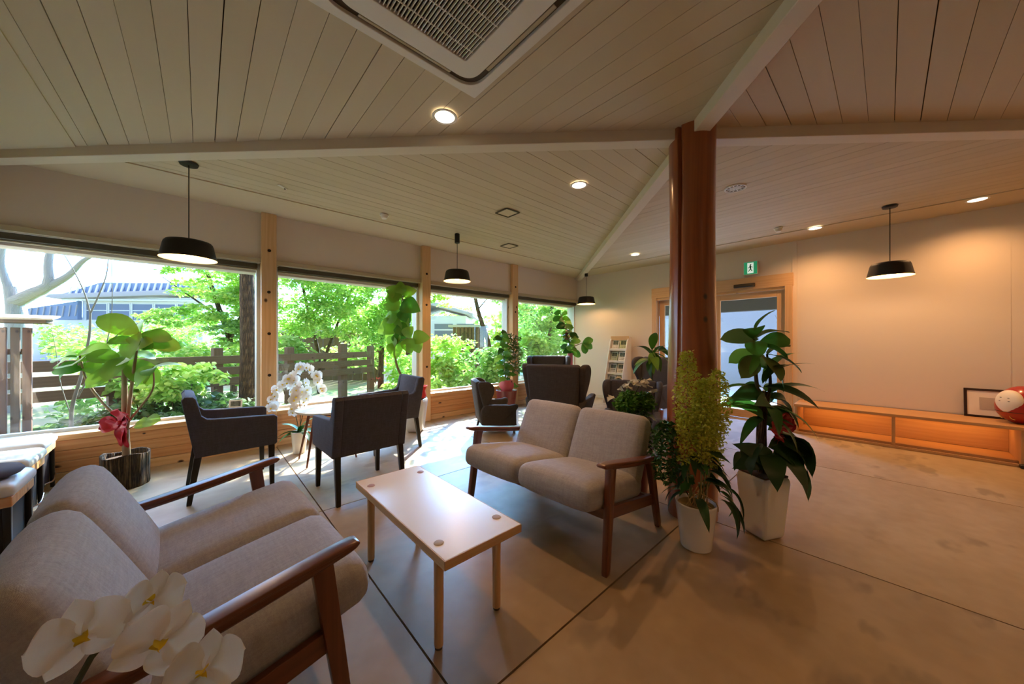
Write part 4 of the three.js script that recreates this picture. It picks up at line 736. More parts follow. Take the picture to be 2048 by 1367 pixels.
{ // dark glossy plant in the tapered square planter
  const p = thing('potted_plant', 'dark glossy-leaved plant with a red ribbon in a tapered square white planter', 'plant', [0.06, 0, 0.42], CAMTURN + 0.25);
  potSquare(p, 0.225, 0.165, 0.405, M.porcelain);
  part('trunk', tube([[0, 0.38, 0], [-0.01, 0.7, 0], [0.02, 0.95, 0]], (t) => 0.034 - 0.01 * t, 12, 10), M.bark, p);
  part('branch', tube([[0, 0.7, 0], [-0.05, 1.0, 0], [-0.1, 1.3, 0.02]], (t) => 0.016 - 0.008 * t, 12, 8), M.stemDark, p);
  part('branch', tube([[0, 0.75, 0], [0.04, 1.0, 0.02], [0.0, 1.2, 0.03]], (t) => 0.014 - 0.008 * t, 12, 8), M.stemDark, p);
  const lan = leafGeo(0.3, 0.07, 'lance', 0.7, 0.25, 0.02), big = leafGeo(0.27, 0.14, 'lance', 0.9, 0.2, 0.04), top = leafGeo(0.2, 0.11, 'round', 0.45, 0.2, 0.03);
  [[[0.02, 0.95, 0], [0.9, 0.45, 0.2]], [[0.03, 0.9, 0], [1, 0.2, 0.1]], [[0.03, 0.88, 0], [0.9, 0.0, 0.35]], [[0.02, 0.95, 0], [0.75, 0.6, -0.3]], [[0.02, 1.0, 0], [0.1, 1.0, 0.35]], [[0.0, 1.0, 0], [-0.1, 1.0, 0.45]], [[0.02, 0.85, 0], [0.5, 0.1, 0.8]], [[0, 0.85, 0], [-0.4, 0.3, 0.8]], [[0.02, 0.92, 0], [0.55, 0.7, 0.4]], [[0, 0.95, 0], [-0.7, 0.5, -0.4]], [[0.02, 0.85, 0], [0.95, 0.1, -0.2]], [[0, 0.8, 0], [0.3, -0.1, 0.9]], [[0.01, 1.02, 0], [0.3, 1, 0]], [[0.0, 0.78, 0], [-0.9, 0.1, 0.3]], [[0.02, 0.9, 0.0], [0.2, 0.4, -0.9]]].forEach(([a, d], i) => putLeaf(p, lan, i % 3 ? L.deep : L.mid, a, d, rr(-0.3, 0.3), rr(0.9, 1.2)));
  [[[-0.1, 1.3, 0.02], [-0.5, 0.6, 0.4]], [[-0.1, 1.3, 0.02], [0.6, 0.5, 0.3]], [[-0.1, 1.28, 0.02], [-0.6, 0.0, 0.6]], [[-0.09, 1.26, 0.02], [0.7, 0.0, 0.5]], [[-0.08, 1.2, 0.02], [0.1, -0.3, 0.9]], [[-0.08, 1.2, 0.02], [-0.8, -0.3, 0.3]], [[0.0, 1.2, 0.03], [0.6, -0.1, 0.6]], [[0.0, 1.18, 0.03], [0.0, -0.5, 0.8]], [[0, 1.15, 0.03], [0.5, -0.6, 0.5]], [[-0.1, 1.32, 0.02], [0.1, 0.9, 0.1]], [[0.0, 1.2, 0.03], [0.7, 0.6, 0]]].forEach(([a, d], i) => putLeaf(p, top, i % 3 === 1 ? L.olive : L.mid, a, d, rr(-0.3, 0.3), rr(0.85, 1.1)));
  [[[0.06, 0.68, 0.05], [0.9, 0.15, 0.5]], [[0.08, 0.66, 0.05], [1, -0.1, 0.2]], [[0.05, 0.62, 0.06], [0.7, -0.1, 0.8]], [[0.04, 0.58, 0.06], [0.5, -0.1, 0.9]], [[0.02, 0.55, 0.06], [0.1, 0.1, 1]], [[-0.02, 0.55, 0.05], [-0.6, 0.2, 0.8]], [[-0.03, 0.6, 0.0], [-0.9, 0.2, 0.2]], [[0.05, 0.52, 0.04], [0.9, -0.1, 0.4]], [[0, 0.5, -0.03], [0.3, 0.2, -0.9]], [[0.1, 0.66, 0.05], [1, 0.05, 0.6]]].forEach(([a, d], i) => putLeaf(p, big, i % 4 === 3 ? L.deep : L.dark, a, d, rr(-0.3, 0.3), rr(0.9, 1.15)));
  for (let k = 0; k < 12; k++) { const a = k * 2.4; faceLeaf(p, k % 3 ? lan : big, [L.deep, L.mid, L.dark][k % 3], [0.01, 0.74 + 0.022 * k, 0], [Math.cos(a), rr(0.1, 0.8), Math.sin(a) * 0.7 + 0.15], [rr(-0.4, 0.4), 0.6, 0.8], rr(0.8, 1.1)); }
  for (let k = 0; k < 5; k++) { const a = k * 2.4; faceLeaf(p, top, [L.mid, L.olive, L.bright][k % 3], [-0.09 + 0.008 * k, 1.14 + 0.04 * k, 0.02], [Math.cos(a), rr(-0.5, 0.4), Math.sin(a) * 0.7], [rr(-0.4, 0.4), 0.5, 0.9], rr(0.95, 1.25)); }
  for (let k = 0; k < 9; k++) faceLeaf(p, big, L.dark, [rr(-0.02, 0.07), rr(0.46, 0.66), 0.05], [rr(-0.8, 1), rr(-0.2, 0.5), rr(0.2, 0.8)], [rr(-0.4, 0.4), 0.6, 0.9], rr(0.8, 1.1));
  bow(p, [0.05, 0.72, 0.06], 0.75, M.ribbon);
}
{ // mixed plant with pale dried flowers behind the loveseat
  const p = thing('potted_plant', 'dark green plant with pale dried flower heads between loveseat and log post', 'plant', [0.0, 0, -0.46], CAMTURN);
  potRound(p, 0.13, 0.1, 0.3, M.redPot);
  for (const [x, z, r] of [[-0.1, 0.1, 0.09], [0.06, 0.06, 0.08], [-0.03, -0.03, 0.09]]) plume(p, [x, 0.72, z], 0.13, r, 900, L.mid, 'green_tuft', tuft);
  plume(p, [-0.02, 0.3, 0.1], 0.45, 0.13, 900, L.deep, 'fine_foliage', tuft);
  const dry = leafGeo(0.07, 0.06, 'lobed', 0.5, 0.2, 0.08, 8, 4), pale = S({ color: 0xb9b8a6, roughness: 0.9, transmission: 0.2, thickness: 0 });
  part('stem', tube([[-0.02, 0.3, 0], [-0.05, 0.7, 0.02], [0.06, 0.98, 0.02]], 0.005, 10, 6), M.stemDark, p);
  for (let k = 0; k < 22; k++) { const t = k / 22; putLeaf(p, dry, pale, [-0.16 + 0.3 * t + rr(-0.03, 0.03), 0.84 + 0.12 * Math.sin(t * 3) + rr(-0.03, 0.04), rr(0, 0.08)], [rr(-1, 1), rr(-0.4, 0.8), rr(0.2, 1)], rr(-1, 1), rr(0.8, 1.2), 'dried_flower'); }
  const g = leafGeo(0.16, 0.09, 'lobed', 0.6, 0.2, 0.05); for (let k = 0; k < 18; k++) { const a = k * 2.4; putLeaf(p, g, k % 2 ? L.dark : L.deep, [Math.cos(a) * 0.05, rr(0.4, 0.85), Math.sin(a) * 0.05], [Math.cos(a), rr(-0.2, 0.6), Math.sin(a)], rr(-0.5, 0.5), rr(0.8, 1.1)); }
}
{ // leafy plant deeper behind the post
  const p = thing('potted_plant', 'broad-leaved plant rising behind the low blue-grey chair', 'plant', [1.88, 0, -1.2], CAMTURN);
  potRound(p, 0.15, 0.12, 0.36, M.redPot);
  part('stem', tube([[0, 0.33, 0], [0.0, 0.8, 0], [0.0, 1.2, 0]], (t) => 0.016 - 0.008 * t, 10, 8), M.stemDark, p);
  const g = leafGeo(0.34, 0.11, 'lance', 0.7, 0.2, 0.03);
  [[-0.8, 0.45, 0.3], [-0.95, 0.1, 0.2], [-0.6, -0.3, 0.6], [-0.2, 0.2, 0.8], [0.2, 0.9, 0.2], [-0.5, 0.9, 0.1], [0.6, 0.5, 0.2], [0.8, 0.0, 0.3], [0.3, -0.4, 0.8], [-0.3, -0.6, 0.7], [0, 1, 0.2], [0.7, 0.3, -0.5]].forEach((d, i) => putLeaf(p, g, [L.bright, L.mid, L.deep][i % 3], [0, 1.02 + 0.015 * i, 0], d, rr(-0.3, 0.3), rr(0.85, 1.1)));
}
{ // foreground orchid, close to the viewer
  const o = thing('orchid', 'large cream-white orchid blooms close to the viewer at the bottom left', 'orchid', [-2.86, 0.5, 0.42], CAMTURN);
  potRound(o, 0.07, 0.055, 0.14, M.porcelain, M.moss);
  const fg = leafGeo(0.2, 0.07, 'strap', 0.8, 0.25, 0.02, 10, 4); [[-0.9, 0.3, 0.4], [0.9, 0.3, 0.5], [0.2, 0.3, 1], [-0.3, 0.4, -0.9]].forEach((d) => putLeaf(o, fg, L.deep, [0, 0.13, 0], d, 0, 1));
  part('stem', tube([[0, 0.12, 0], [-0.03, 0.3, -0.06], [-0.03, 0.4, -0.12], [0.02, 0.408, -0.125], [0.08, 0.385, -0.12], [0.14, 0.33, -0.115]], 0.0035, 26, 7), M.stemDark, o);
  const pet = leafGeo(0.044, 0.058, 'round', -0.35, 0.12, 0.05, 12, 10), sep = leafGeo(0.046, 0.034, 'lance', -0.3, 0.15, 0.03, 12, 8), lipG = leafGeo(0.02, 0.014, 'round', 0.6, 0.4, 0.1, 8, 6);
  const flower = (at, rot, k) => {
    const f = new THREE.Group(); f.name = 'flower'; f.position.set(...at); f.rotation.set(...rot); f.scale.setScalar(k); o.add(f);
    const add = (g, a, tilt, n, mat = M.petal) => { const m = part(n, g, mat, f); m.rotation.set(0, 0, 0); m.quaternion.setFromRotationMatrix(new THREE.Matrix4().makeRotationZ(a).multiply(new THREE.Matrix4().makeRotationX(-Math.PI / 2 + tilt))); };
    add(sep, 0, 0.25, 'petal'); add(sep, 2.4, 0.2, 'petal'); add(sep, -2.4, 0.2, 'petal'); add(pet, 1.3, 0.4, 'petal'); add(pet, -1.3, 0.4, 'petal'); add(lipG, 2.9, 0.9, 'lip', M.lip); add(lipG, 0.4, 1.0, 'lip', M.lip);
  };
  flower([-0.026, 0.43, -0.095], [-0.25, 1.0, 0.3], 0.95); flower([0.012, 0.437, -0.14], [-0.7, 0.2, 0.3], 0.8); flower([0.062, 0.418, -0.1], [-0.2, 0.75, -0.5], 0.95); flower([0.112, 0.378, -0.105], [-0.6, 0.4, 0.2], 0.9);
  const s = thing('plant_stand', 'small wooden plant stand carrying the foreground orchid', 'stand', [-2.86, 0, 0.42]);
  part('top', rbox(0.26, 0.025, 0.26, 0.005), M.ash, s, [0, 0.487, 0]); for (const a of [-1, 1]) for (const b of [-1, 1]) part('leg', taperBar([a * 0.1, 0.476, b * 0.1], [a * 0.11, 0, b * 0.11], 0.03, 0.03, 0.022, 0.022), M.ash, s);
}

// ---------------------------------------------------------------- the garden
const spot = (s, d) => [-2.71 + 0.673 * d + 0.7396 * s, 0.98 - 0.7396 * d + 0.673 * s];   // metres to the right of and beyond the sitting corner
const GY = -0.12;
{
  const g = struct('ground', 'garden ground of soil, moss and gravel');
  const geo = new THREE.PlaneGeometry(140, 140, 1, 1); geo.rotateX(-Math.PI / 2); const uv = geo.attributes.uv, p = geo.attributes.position; for (let i = 0; i < uv.count; i++) uv.setXY(i, p.getX(i), p.getZ(i));
  part('earth', geo, M.ground, g, [0, GY, 0]);
}
const kite = leafGeo(1, 0.62, 'lance', 0.35, 0.25, 0, 3, 2);
function crown(parent, c, r, n, size, pal, name = 'foliage', flat = 0) {
  const im = new THREE.InstancedMesh(kite, L.garden, n), mm = new THREE.Matrix4(), q = new THREE.Quaternion(), col = new THREE.Color(); im.name = name; im.userData.kind = 'stuff'; im.castShadow = im.receiveShadow = true;
  const clumps = Math.max(8, Math.round(n / 45)), cl = [];
  for (let i = 0; i < clumps; i++) { const a = rnd() * 6.283, b = Math.acos(rr(-1, 1)), k = Math.cbrt(rr(0.12, 1)); cl.push([c[0] + r[0] * k * Math.sin(b) * Math.cos(a), c[1] + r[1] * k * Math.cos(b), c[2] + r[2] * k * Math.sin(b) * Math.sin(a), hash(i, 3, n)]); }
  const cr = 0.55 * Math.cbrt(r[0] * r[1] * r[2] / clumps) * 1.9;
  for (let i = 0; i < n; i++) {
    const k = cl[Math.floor(rnd() * clumps)], a = rnd() * 6.283, d = cr * Math.sqrt(rnd());
    q.setFromEuler(new THREE.Euler(rr(-0.9, 0.9), rr(0, 6.3), rr(-0.9, 0.9))); mm.compose(V(k[0] + Math.cos(a) * d, k[1] + rr(-1, 1) * cr * (flat ? 0.25 : 0.7), k[2] + Math.sin(a) * d), q, V(1, 1, 1).multiplyScalar(size * rr(0.65, 1.3))); im.setMatrixAt(i, mm);
    col.setHex(pal[Math.floor((k[3] * 0.6 + rnd() * 0.4) * pal.length) % pal.length]); im.setColorAt(i, col);
  }
  parent.add(im);
}
function tree(name, label, s, d, opt) {
  const [x, z] = spot(s, d), t = thing(name, label, opt.cat ?? 'tree', [x, GY, z], CAMTURN, opt.group ?? 'garden trees');
  (opt.trunks ?? []).forEach(([pts, r, m]) => part('trunk', tube(pts, (q) => r * (1 - 0.55 * q), 18, 10), m ?? M.bark, t));
  (opt.branches ?? []).forEach(([pts, r]) => part('branch', tube(pts, (q) => r * (1 - 0.7 * q), 12, 7), opt.bm ?? M.bark, t));
  (opt.crowns ?? []).forEach(([c, r, n, size, pal, flat]) => crown(t, c, r, n, size, COLORS[pal], 'foliage', flat));
  return t;
}
// maples and other trees beyond the fence
tree('garden_tree', 'thick rough-barked trunk just left of the first window post', -4.17, 5.4, { trunks: [[[[0, 0, 0], [0.01, 1.2, 0], [-0.02, 2.6, 0], [0.05, 4.4, 0]], 0.14]], branches: [[[[0, 3.4, 0], [0.6, 4.0, 0.2], [1.3, 4.3, 0.3]], 0.05], [[[0, 3.6, 0], [-0.6, 4.3, -0.2], [-1.2, 4.6, 0]], 0.05]], crowns: [[[0.2, 4.8, -0.2], [1.6, 0.7, 1.4], 900, 0.13, 'maple']] });
tree('garden_tree', 'bright green maple reaching over the roofs in the first window', -7.3, 8.6, { trunks: [[[[0.3, 0, 0], [0.25, 1.2, 0], [-0.2, 2.6, 0], [-0.5, 3.6, 0]], 0.08]], branches: [[[[0.2, 1.4, 0], [0.6, 2.0, 0.2], [0.9, 2.5, 0.3]], 0.04], [[[0, 2.0, 0], [-0.8, 2.6, 0.1], [-1.3, 3.0, 0.2]], 0.03]], crowns: [[[-0.1, 3.0, 0], [1.2, 0.6, 0.8], 5000, 0.08, 'maple', 1], [[0.45, 2.3, 0.3], [0.8, 0.45, 0.6], 3500, 0.08, 'maple', 1], [[-0.8, 2.0, 0.2], [0.8, 0.25, 0.6], 2200, 0.08, 'beech', 1], [[0.5, 1.6, 0.3], [0.7, 0.3, 0.5], 1800, 0.08, 'shrub', 1]] });
tree('garden_tree', 'wide light green maple filling the left half of the second window', -5.6, 9.4, { trunks: [[[[0.3, 0, 0], [0.28, 1.0, 0], [0.0, 2.2, 0], [-0.3, 3.6, 0]], 0.06], [[[0.35, 0, 0.1], [0.5, 1.1, 0], [0.8, 1.9, 0], [1.2, 2.9, 0]], 0.05]], crowns: [[[-0.4, 2.7, 0.2], [1.5, 1.0, 0.9], 8000, 0.085, 'maple'], [[0.9, 3.0, 0.3], [1.2, 0.7, 0.8], 5000, 0.085, 'beech'], [[-0.7, 1.6, 0.4], [1.0, 0.5, 0.6], 3200, 0.08, 'maple'], [[0.9, 1.9, 0.5], [0.9, 0.5, 0.5], 2600, 0.08, 'maple']] });
tree('garden_tree', 'light green maple in the right half of the second window', -4.0, 10.4, { trunks: [[[[0, 0, 0], [0.05, 1.4, 0], [0.3, 2.6, 0], [0.2, 3.8, 0]], 0.09]], crowns: [[[-0.2, 2.7, 0.2], [1.4, 0.9, 0.9], 6500, 0.09, 'maple'], [[0.4, 1.8, 0.3], [1.0, 0.6, 0.7], 3500, 0.085, 'beech'], [[0.8, 3.0, 0], [0.5, 0.25, 0.4], 260, 0.1, 'autumn']] });
tree('garden_tree', 'slender leaning tree seen through the third window', -0.78, 8.6, { trunks: [[[[0.25, 0, 0], [0.2, 1.3, 0], [-0.05, 2.1, 0], [-0.3, 3.2, 0], [-0.6, 4.2, 0]], 0.075]], branches: [[[[-0.1, 2.2, 0], [0.4, 2.7, 0.1], [0.9, 2.9, 0.2]], 0.02], [[[-0.2, 2.6, 0], [-0.8, 2.9, 0.1], [-1.5, 2.7, 0.2]], 0.025]], crowns: [[[-0.7, 3.5, 0], [1.8, 0.6, 1.1], 700, 0.11, 'maple', 1], [[-1.1, 2.55, 0.2], [0.7, 0.3, 0.5], 600, 0.1, 'maple', 1], [[0.75, 2.4, -0.2], [0.5, 0.8, 0.5], 900, 0.1, 'shrub']] });
tree('garden_tree', 'dense green tree filling the fourth window', 1.1, 10.6, { trunks: [[[[0, 0, 0], [0.05, 1.4, 0], [0.2, 3.0, 0]], 0.09]], branches: [[[[0.05, 1.4, 0], [-0.5, 2.2, 0.2], [-0.9, 2.8, 0.3]], 0.03]], crowns: [[[-0.4, 2.0, 0], [0.8, 0.9, 0.7], 1700, 0.1, 'holly'], [[0.6, 2.5, 0], [1.1, 0.8, 0.9], 2200, 0.12, 'beech'], [[0.2, 3.3, 0], [1.5, 0.5, 1.0], 500, 0.11, 'maple', 1]] });
tree('garden_tree', 'tall tree with a high crown rising behind the end of the fence', -3.35, 9.3, { trunks: [[[[0.3, 0, -0.6], [0.35, 2.0, -0.5], [0.1, 3.6, -0.2], [0, 4.5, 0]], 0.08]], crowns: [[[0, 4.75, 0.3], [1.5, 0.6, 1.2], 2600, 0.14, 'maple']] });
[[-11, 21, 2.4, 'shrub'], [-7.6, 20, 3.0, 'maple'], [-4.2, 22, 3.2, 'beech'], [0.2, 15, 2.4, 'beech'], [2.2, 18, 3.0, 'shrub'], [4.6, 20, 3.4, 'beech'], [-14.5, 24, 2.2, 'beech']].forEach(([s, d, h, pal], i) =>
  tree('background_tree', ['low round tree far behind, below the blue-roofed house', 'far bright tree between the first and second window', 'far green tree behind the second window fence', 'far green tree behind the leaning tree', 'far green tree behind the third post', 'far tree at the right end of the fourth window', 'small green tree far left under the lean-to roof'][i], s, d, { cat: 'tree', group: 'far trees', trunks: [[[[0, 0, 0], [0, h * 0.6, 0], [0.2, h, 0]], 0.16]], crowns: [[[0, h * 0.75, 0], [2.3, h * 0.5, 1.4], 1500, 0.3, pal]] }));
// shrubs
[[-17.6, 14, 1.25, 1.5, 0.8, 1500, 'beech', 'green hedge under the lean-to roof of the blue-roofed house'], [-14.8, 14, 1.4, 1.4, 0.8, 1500, 'maple', 'light hedge in front of the blue-roofed house wall'], [-12.2, 13.5, 1.4, 1.4, 0.8, 1500, 'beech', 'green hedge right of the blue-roofed house windows'], [-6.1, 6.9, 0.75, 0.75, 0.4, 1700, 'maple', 'rounded yellow-green shrub behind the big-leaved plant'], [-4.55, 4.75, 0.72, 0.42, 0.26, 1500, 'maple', 'airy yellow-green shrub before the fence, between plant and armchair'], [-5.25, 4.95, 0.62, 0.4, 0.24, 1300, 'beech', 'airy green shrub before the fence, behind the big leaves'], [-7.9, 7.6, 0.95, 0.8, 0.45, 1500, 'beech', 'light green shrub below the blue-roofed house'], [-9.6, 8.2, 1.0, 0.9, 0.5, 1500, 'maple', 'light green shrub at the far left behind the saplings'], [-5.0, 7.6, 1.05, 0.6, 0.3, 900, 'shrub', 'shrub between the fence and the thick trunk'],
  [-1.75, 8.3, 1.0, 0.75, 0.5, 1700, 'maple', 'bright shrub at the left of the third window'], [-0.95, 7.7, 0.62, 0.8, 0.42, 1700, 'shrub', 'mid green shrub low in the third window'], [-0.2, 8.0, 0.75, 0.5, 0.5, 1200, 'holly', 'mid green shrub beside the third post'], [0.45, 9.4, 1.0, 0.6, 0.6, 1300, 'beech', 'light green shrub at the left of the fourth window'], [1.35, 9.8, 1.0, 0.7, 0.6, 1300, 'shrub', 'green shrub at the right of the fourth window'],
  [-2.4, 8.6, 0.5, 0.7, 0.4, 1100, 'maple', 'low bright shrub right of the fence end'], [-4.6, 11.5, 0.9, 1.6, 0.5, 1700, 'maple', 'sunny hedge beyond the second window fence'], [-2.0, 6.9, 0.28, 0.5, 0.3, 700, 'beech', 'low green clump near the second window'],
  [-3.9, 5.0, 0.22, 0.5, 0.26, 900, 'cover', 'dark low shrub at the foot of the thick trunk'], [-4.9, 5.2, 0.25, 0.6, 0.28, 1000, 'cover', 'low shrub behind the first armchair'], [-5.3, 4.6, 0.15, 0.5, 0.24, 900, 'cover', 'low ground shrub behind the bark-pot plant'], [-5.6, 4.2, 0.12, 0.45, 0.22, 800, 'cover', 'low ground shrub near the left partition'], [-4.3, 4.25, 0.1, 0.5, 0.2, 900, 'cover', 'low ground shrub outside the first window sill'], [-3.6, 4.35, 0.08, 0.35, 0.18, 600, 'shrub', 'small shrub outside under the card on the sill'], [-6.6, 5.6, 0.3, 0.7, 0.35, 900, 'shrub', 'green shrub before the left end of the fence']].forEach(([s, d, y, rx, ry, n, pal, label]) =>
  tree('garden_shrub', label, s, d, { cat: 'shrub', group: 'garden shrubs', branches: [[[[0, 0, 0], [0.05, y * 0.5 + 0.05, 0], [0.1, y + 0.1, 0]], 0.015], [[[0, 0, 0], [-0.1, y * 0.5 + 0.05, 0.05], [-0.2, y + 0.08, 0]], 0.012]], crowns: [[[0, y + 0.12, 0], [rx, ry, rx * 0.8], n, 0.07 + 0.006 * d, pal]] }));
// bare saplings and the pale dead tree at the left
const pale = S({ color: 0xb7ada2, roughness: 0.9, bumpMap: T.barkB, bumpScale: 0.01 }), twig = S({ color: 0x6c6a5c, roughness: 0.9 });
tree('sapling', 'thin forked bare sapling before the left part of the first window', -5.25, 4.05, { cat: 'sapling', group: 'bare saplings', bm: twig, trunks: [[[[0.05, 0, 0], [0.03, 0.6, 0], [0.14, 1.0, 0], [0.24, 1.5, 0], [0.25, 1.75, 0]], 0.022, twig]], branches: [[[[0.25, 1.74, 0], [0.18, 1.98, 0], [0.05, 2.25, 0], [-0.1, 2.5, 0]], 0.009], [[[0.25, 1.74, 0], [0.36, 1.98, 0], [0.44, 2.2, 0], [0.47, 2.5, 0]], 0.009], [[[0.1, 0.75, 0], [0.35, 1.15, 0.02], [0.55, 1.45, 0.02], [0.8, 1.6, 0.02], [1.0, 1.72, 0]], 0.01], [[[0.45, 1.3, 0.02], [0.5, 1.7, 0], [0.5, 2.5, 0]], 0.006], [[[0.03, 0.5, 0], [-0.1, 0.9, 0], [-0.16, 1.3, 0], [-0.22, 1.6, 0]], 0.006], [[[0.13, 1.0, 0], [0.3, 1.08, 0], [0.5, 1.12, 0]], 0.006]] });
tree('dead_tree', 'pale pruned old tree with thick broken branches at the left edge', -9.9, 6.9, { cat: 'tree', bm: pale, trunks: [[[[-0.25, 0, 0], [-0.2, 1.0, 0], [-0.1, 1.9, 0], [-0.2, 2.5, 0]], 0.24, pale]], branches: [[[[-0.15, 2.2, 0], [0.3, 2.38, 0.05], [0.62, 2.55, 0.05], [0.62, 3.0, 0.05], [0.68, 3.7, 0]], 0.13], [[[0.5, 2.45, 0.05], [0.95, 2.75, 0], [1.25, 3.05, 0], [1.55, 3.2, 0]], 0.08], [[[-0.2, 2.4, 0], [-0.4, 3.0, 0], [-0.3, 3.6, 0]], 0.09]] });
{ // board fence
  const a = V(-5.4, 0, -5.62), b = V(0.42, 0, -7.6), dir = b.clone().sub(a), len = dir.length(), turn = -Math.atan2(dir.z, dir.x), f = thing('garden_fence', 'weathered wooden fence with three wide horizontal boards', 'fence', [a.x, GY, a.z], turn);
  const ps = [0.1, 1.9, 3.05, 4.2, 5.35, 6.1];
  ps.forEach((x, i) => part('post', rbox(i === 4 ? 0.16 : 0.13, 1.3 + (i === 4 ? 0.12 : 0), 0.12, 0.008, 'y'), M.greyWood, f, [x, 0.65, 0]));
  for (let i = 0; i < ps.length - 1; i++) [1.1, 0.91, 0.73].forEach((y, k) => part('board', rbox(ps[i + 1] - ps[i] + 0.05, 0.135, 0.028, 0.004), M.greyWood, f, [(ps[i] + ps[i + 1]) / 2, y, 0.07 + 0.003 * ((i + k) % 2)]));
}
{ // upright board partition with a small cap roof
  const f = thing('board_partition', 'upright brown board partition with a small cap at the left edge', 'partition', [-5.3, GY, -5.02], 0.06);
  for (let k = 0; k < 17; k++) part('board', rbox(0.058, 1.55, k % 2 ? 0.03 : 0.045, 0.005, 'y'), k % 3 ? M.brownWood : M.greyWood, f, [0.03 + k * 0.076, 0.775, k % 2 ? 0 : 0.02]);
  for (const y of [0.35, 1.3]) part('cross_rail', rbox(1.3, 0.06, 0.04, 0.004), M.greyWood, f, [0.62, y, -0.04]);
  part('cap', rbox(1.45, 0.05, 0.34, 0.006), M.greyWood, f, [0.66, 1.62, 0]); part('cap_slope', rbox(1.5, 0.02, 0.4, 0.004), M.rail, f, [0.68, 1.66, 0], [0.12, 0, 0]);
}
const blueMetal = S({ color: 0x7d90b4, roughness: 0.5 }), houseWall = S({ color: 0xe9eaec, roughness: 0.9 }), houseGlass = S({ color: 0x6f7890, roughness: 0.15 }), eave = S({ color: 0xb9b4b8, roughness: 0.8 });
{ // neighbour's house
  const [x, z] = spot(-28.6, 25), h = thing('house', 'neighbouring house with a blue ribbed metal roof and wide windows', 'house', [x, GY, z], CAMTURN + 0.08);
  part('wall', box(8.2, 4.7, 5), houseWall, h, [1.4, 2.35, -2.6]); part('lower_wall', box(4.2, 3.2, 4), houseWall, h, [-4.0, 1.6, -2.2]);
  part('roof', extrude([[-4.2, 4.55], [-3.9, 4.75], [5.9, 5.25], [6.3, 5.1], [6.3, 4.9], [-3.6, 4.45]], 6.4, 0.02), eave, h, [0, 0, -2.4]);
  part('roof_sheet', extrude([[-3.9, 4.8], [-1.2, 5.7], [6.2, 5.75], [6.2, 5.3]], 5.6, 0.02), blueMetal, h, [0, 0, -2.6]);
  for (let k = 0; k < 22; k++) part('roof_rib', box(0.12, 0.75, 0.08, 'y'), houseWall, h, [-3.1 + k * 0.43, 5.0 + Math.min(0.35, k * 0.045), 0.26], [-0.2, 0, -0.1]);
  part('gutter', rbox(9.6, 0.14, 0.2, 0.03), houseWall, h, [1.3, 4.42, 0.35]);
  for (let k = 0; k < 5; k++) { const wn = new THREE.Group(); wn.name = 'window'; wn.position.set(-1.7 + k * 1.55, 3.6, -0.08); h.add(wn); part('pane', box(1.4, 1.15, 0.04), houseGlass, wn); for (const s of [-1, 1]) part('stile', box(0.07, 1.25, 0.08), houseWall, wn, [s * 0.72, 0, 0.03]); part('transom', box(1.45, 0.06, 0.08), houseWall, wn, [0, 0.1, 0.03]); }
  part('lean_to_roof', extrude([[-6.2, 3.3], [-6.2, 3.7], [-2.6, 4.35], [-2.6, 3.0], [-6.0, 2.95]], 0.3, 0.02), blueMetal, h, [0, 0, 0.15]);
  for (let k = 0; k < 8; k++) part('roof_rib', box(0.05, 0.8, 0.06, 'y'), eave, h, [-5.6 + k * 0.42, 3.45 + k * 0.03, 0.33], [0, 0, -0.15]);
}
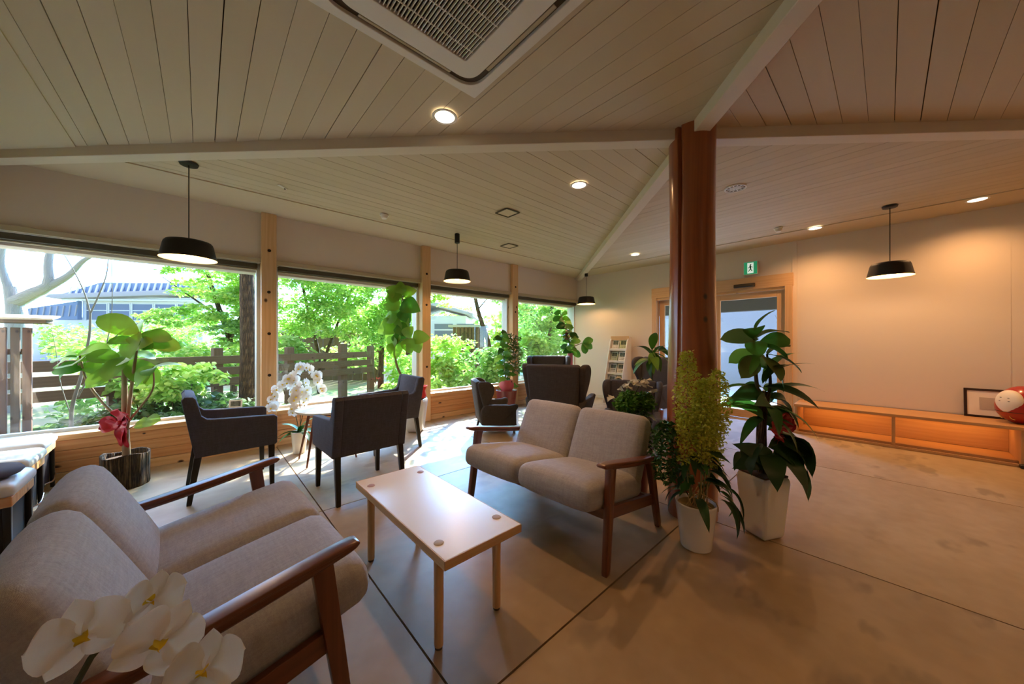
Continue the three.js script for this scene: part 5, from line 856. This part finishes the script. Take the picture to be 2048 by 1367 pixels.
{ // second house and a slatted shed
  const [x, z] = spot(-3.4, 17), h = thing('house', 'pale distant house seen through the third window', 'house', [x, GY, z], CAMTURN);
  part('wall', box(3.4, 2.7, 3), houseWall, h, [-0.6, 1.35, -1.5]); part('roof', extrude([[-2.7, 2.65], [-0.6, 3.2], [1.5, 2.65], [1.5, 2.8], [-0.6, 3.4], [-2.7, 2.8]], 3.8, 0.02), eave, h, [0, 0, -1.4]);
  for (const a of [-1.6, 0, 1.1]) { const wn = new THREE.Group(); wn.name = 'window'; wn.position.set(a, 1.9, 0.02); h.add(wn); part('pane', box(0.9, 0.8, 0.04), houseGlass, wn); part('transom', box(1.0, 0.06, 0.07), houseWall, wn, [0, 0.1, 0]); }
  const [x2, z2] = spot(-1.55, 11.6), s = thing('shed', 'dark slatted garden shed behind the leaning tree', 'shed', [x2, GY, z2], CAMTURN);
  for (let k = 0; k < 8; k++) part('slat', box(0.1, 1.9, 0.05, 'y'), M.greyWood, s, [-0.4 + k * 0.13, 0.95, 0]);
  part('roof', box(1.3, 0.08, 1.0), eave, s, [0.05, 1.94, -0.4]); part('back', box(1.0, 1.9, 0.05), M.darkRail, s, [0.05, 0.95, -0.7]);
  const [x3, z3] = spot(-7.2, 12.5), w = thing('garden_wall', 'grey board wall behind the maple in the first window', 'wall', [x3, GY, z3], CAMTURN);
  for (let k = 0; k < 14; k++) part('board', box(0.34, 1.75, 0.05, 'y'), M.greyWood, w, [-2.4 + k * 0.36, 0.87, 0.01 * (k % 2)]); part('coping', box(5.3, 0.08, 0.3), eave, w, [0, 1.8, 0]);
}
{ // forecourt beyond the entrance
  const w = thing('forecourt_wall', 'grey concrete wall outside the glazed entrance', 'wall', [9.2, GY, -0.8]);
  const conc = S({ color: 0x8d99a8, roughness: 0.9, bumpMap: T.plaster, bumpScale: 0.004 });
  for (const z of [-2.9, -0.93, 1.04, 3.01]) part('panel', rbox(0.18, 2.9, 1.94, 0.01, 'z'), conc, w, [0, 1.45, z]);
  const p = struct('paving', 'grey paving outside the entrance'); part('slab', box(4.8, 0.1, 8), S({ color: 0xa3a9b2, roughness: 0.9 }), p, [6.7, GY + 0.05, -0.8]);
  const e = struct('entrance_eave', 'dark eave beam over the entrance'); part('beam', rbox(0.14, 0.5, 7, 0.01, 'z'), M.darkRail, e, [6.1, 2.2, -0.8]); part('soffit', box(1.95, 0.06, 7), M.darkRail, e, [5.2, 2.5, -0.8]);
  for (const z of [-3.9, 2.3]) part('eave_post', rbox(0.14, 2.2, 0.14, 0.008, 'y'), M.greyWood, e, [6.1, 1.02, z]);
  const t = thing('garden_shrub', 'bare-branched bush outside the glazed entrance', 'shrub', [8.2, GY, -0.1], 0, 'garden shrubs');
  for (let k = 0; k < 9; k++) { const a = k * 0.7; part('branch', tube([[0, 0, 0], [Math.cos(a) * 0.15, 0.7, Math.sin(a) * 0.2], [Math.cos(a) * 0.4, 1.4, Math.sin(a) * 0.6], [Math.cos(a) * 0.6, 1.9 + 0.2 * (k % 3), Math.sin(a) * 0.9]], (q) => 0.018 * (1 - 0.75 * q), 12, 6), twig, t); }
  crown(t, [0.1, 2.1, 0.35], [0.3, 0.4, 0.4], 380, 0.09, COLORS.maple); crown(t, [0, 0.5, 0.2], [0.35, 0.35, 0.6], 420, 0.08, COLORS.beech);
}

renderer.render(scene, camera);
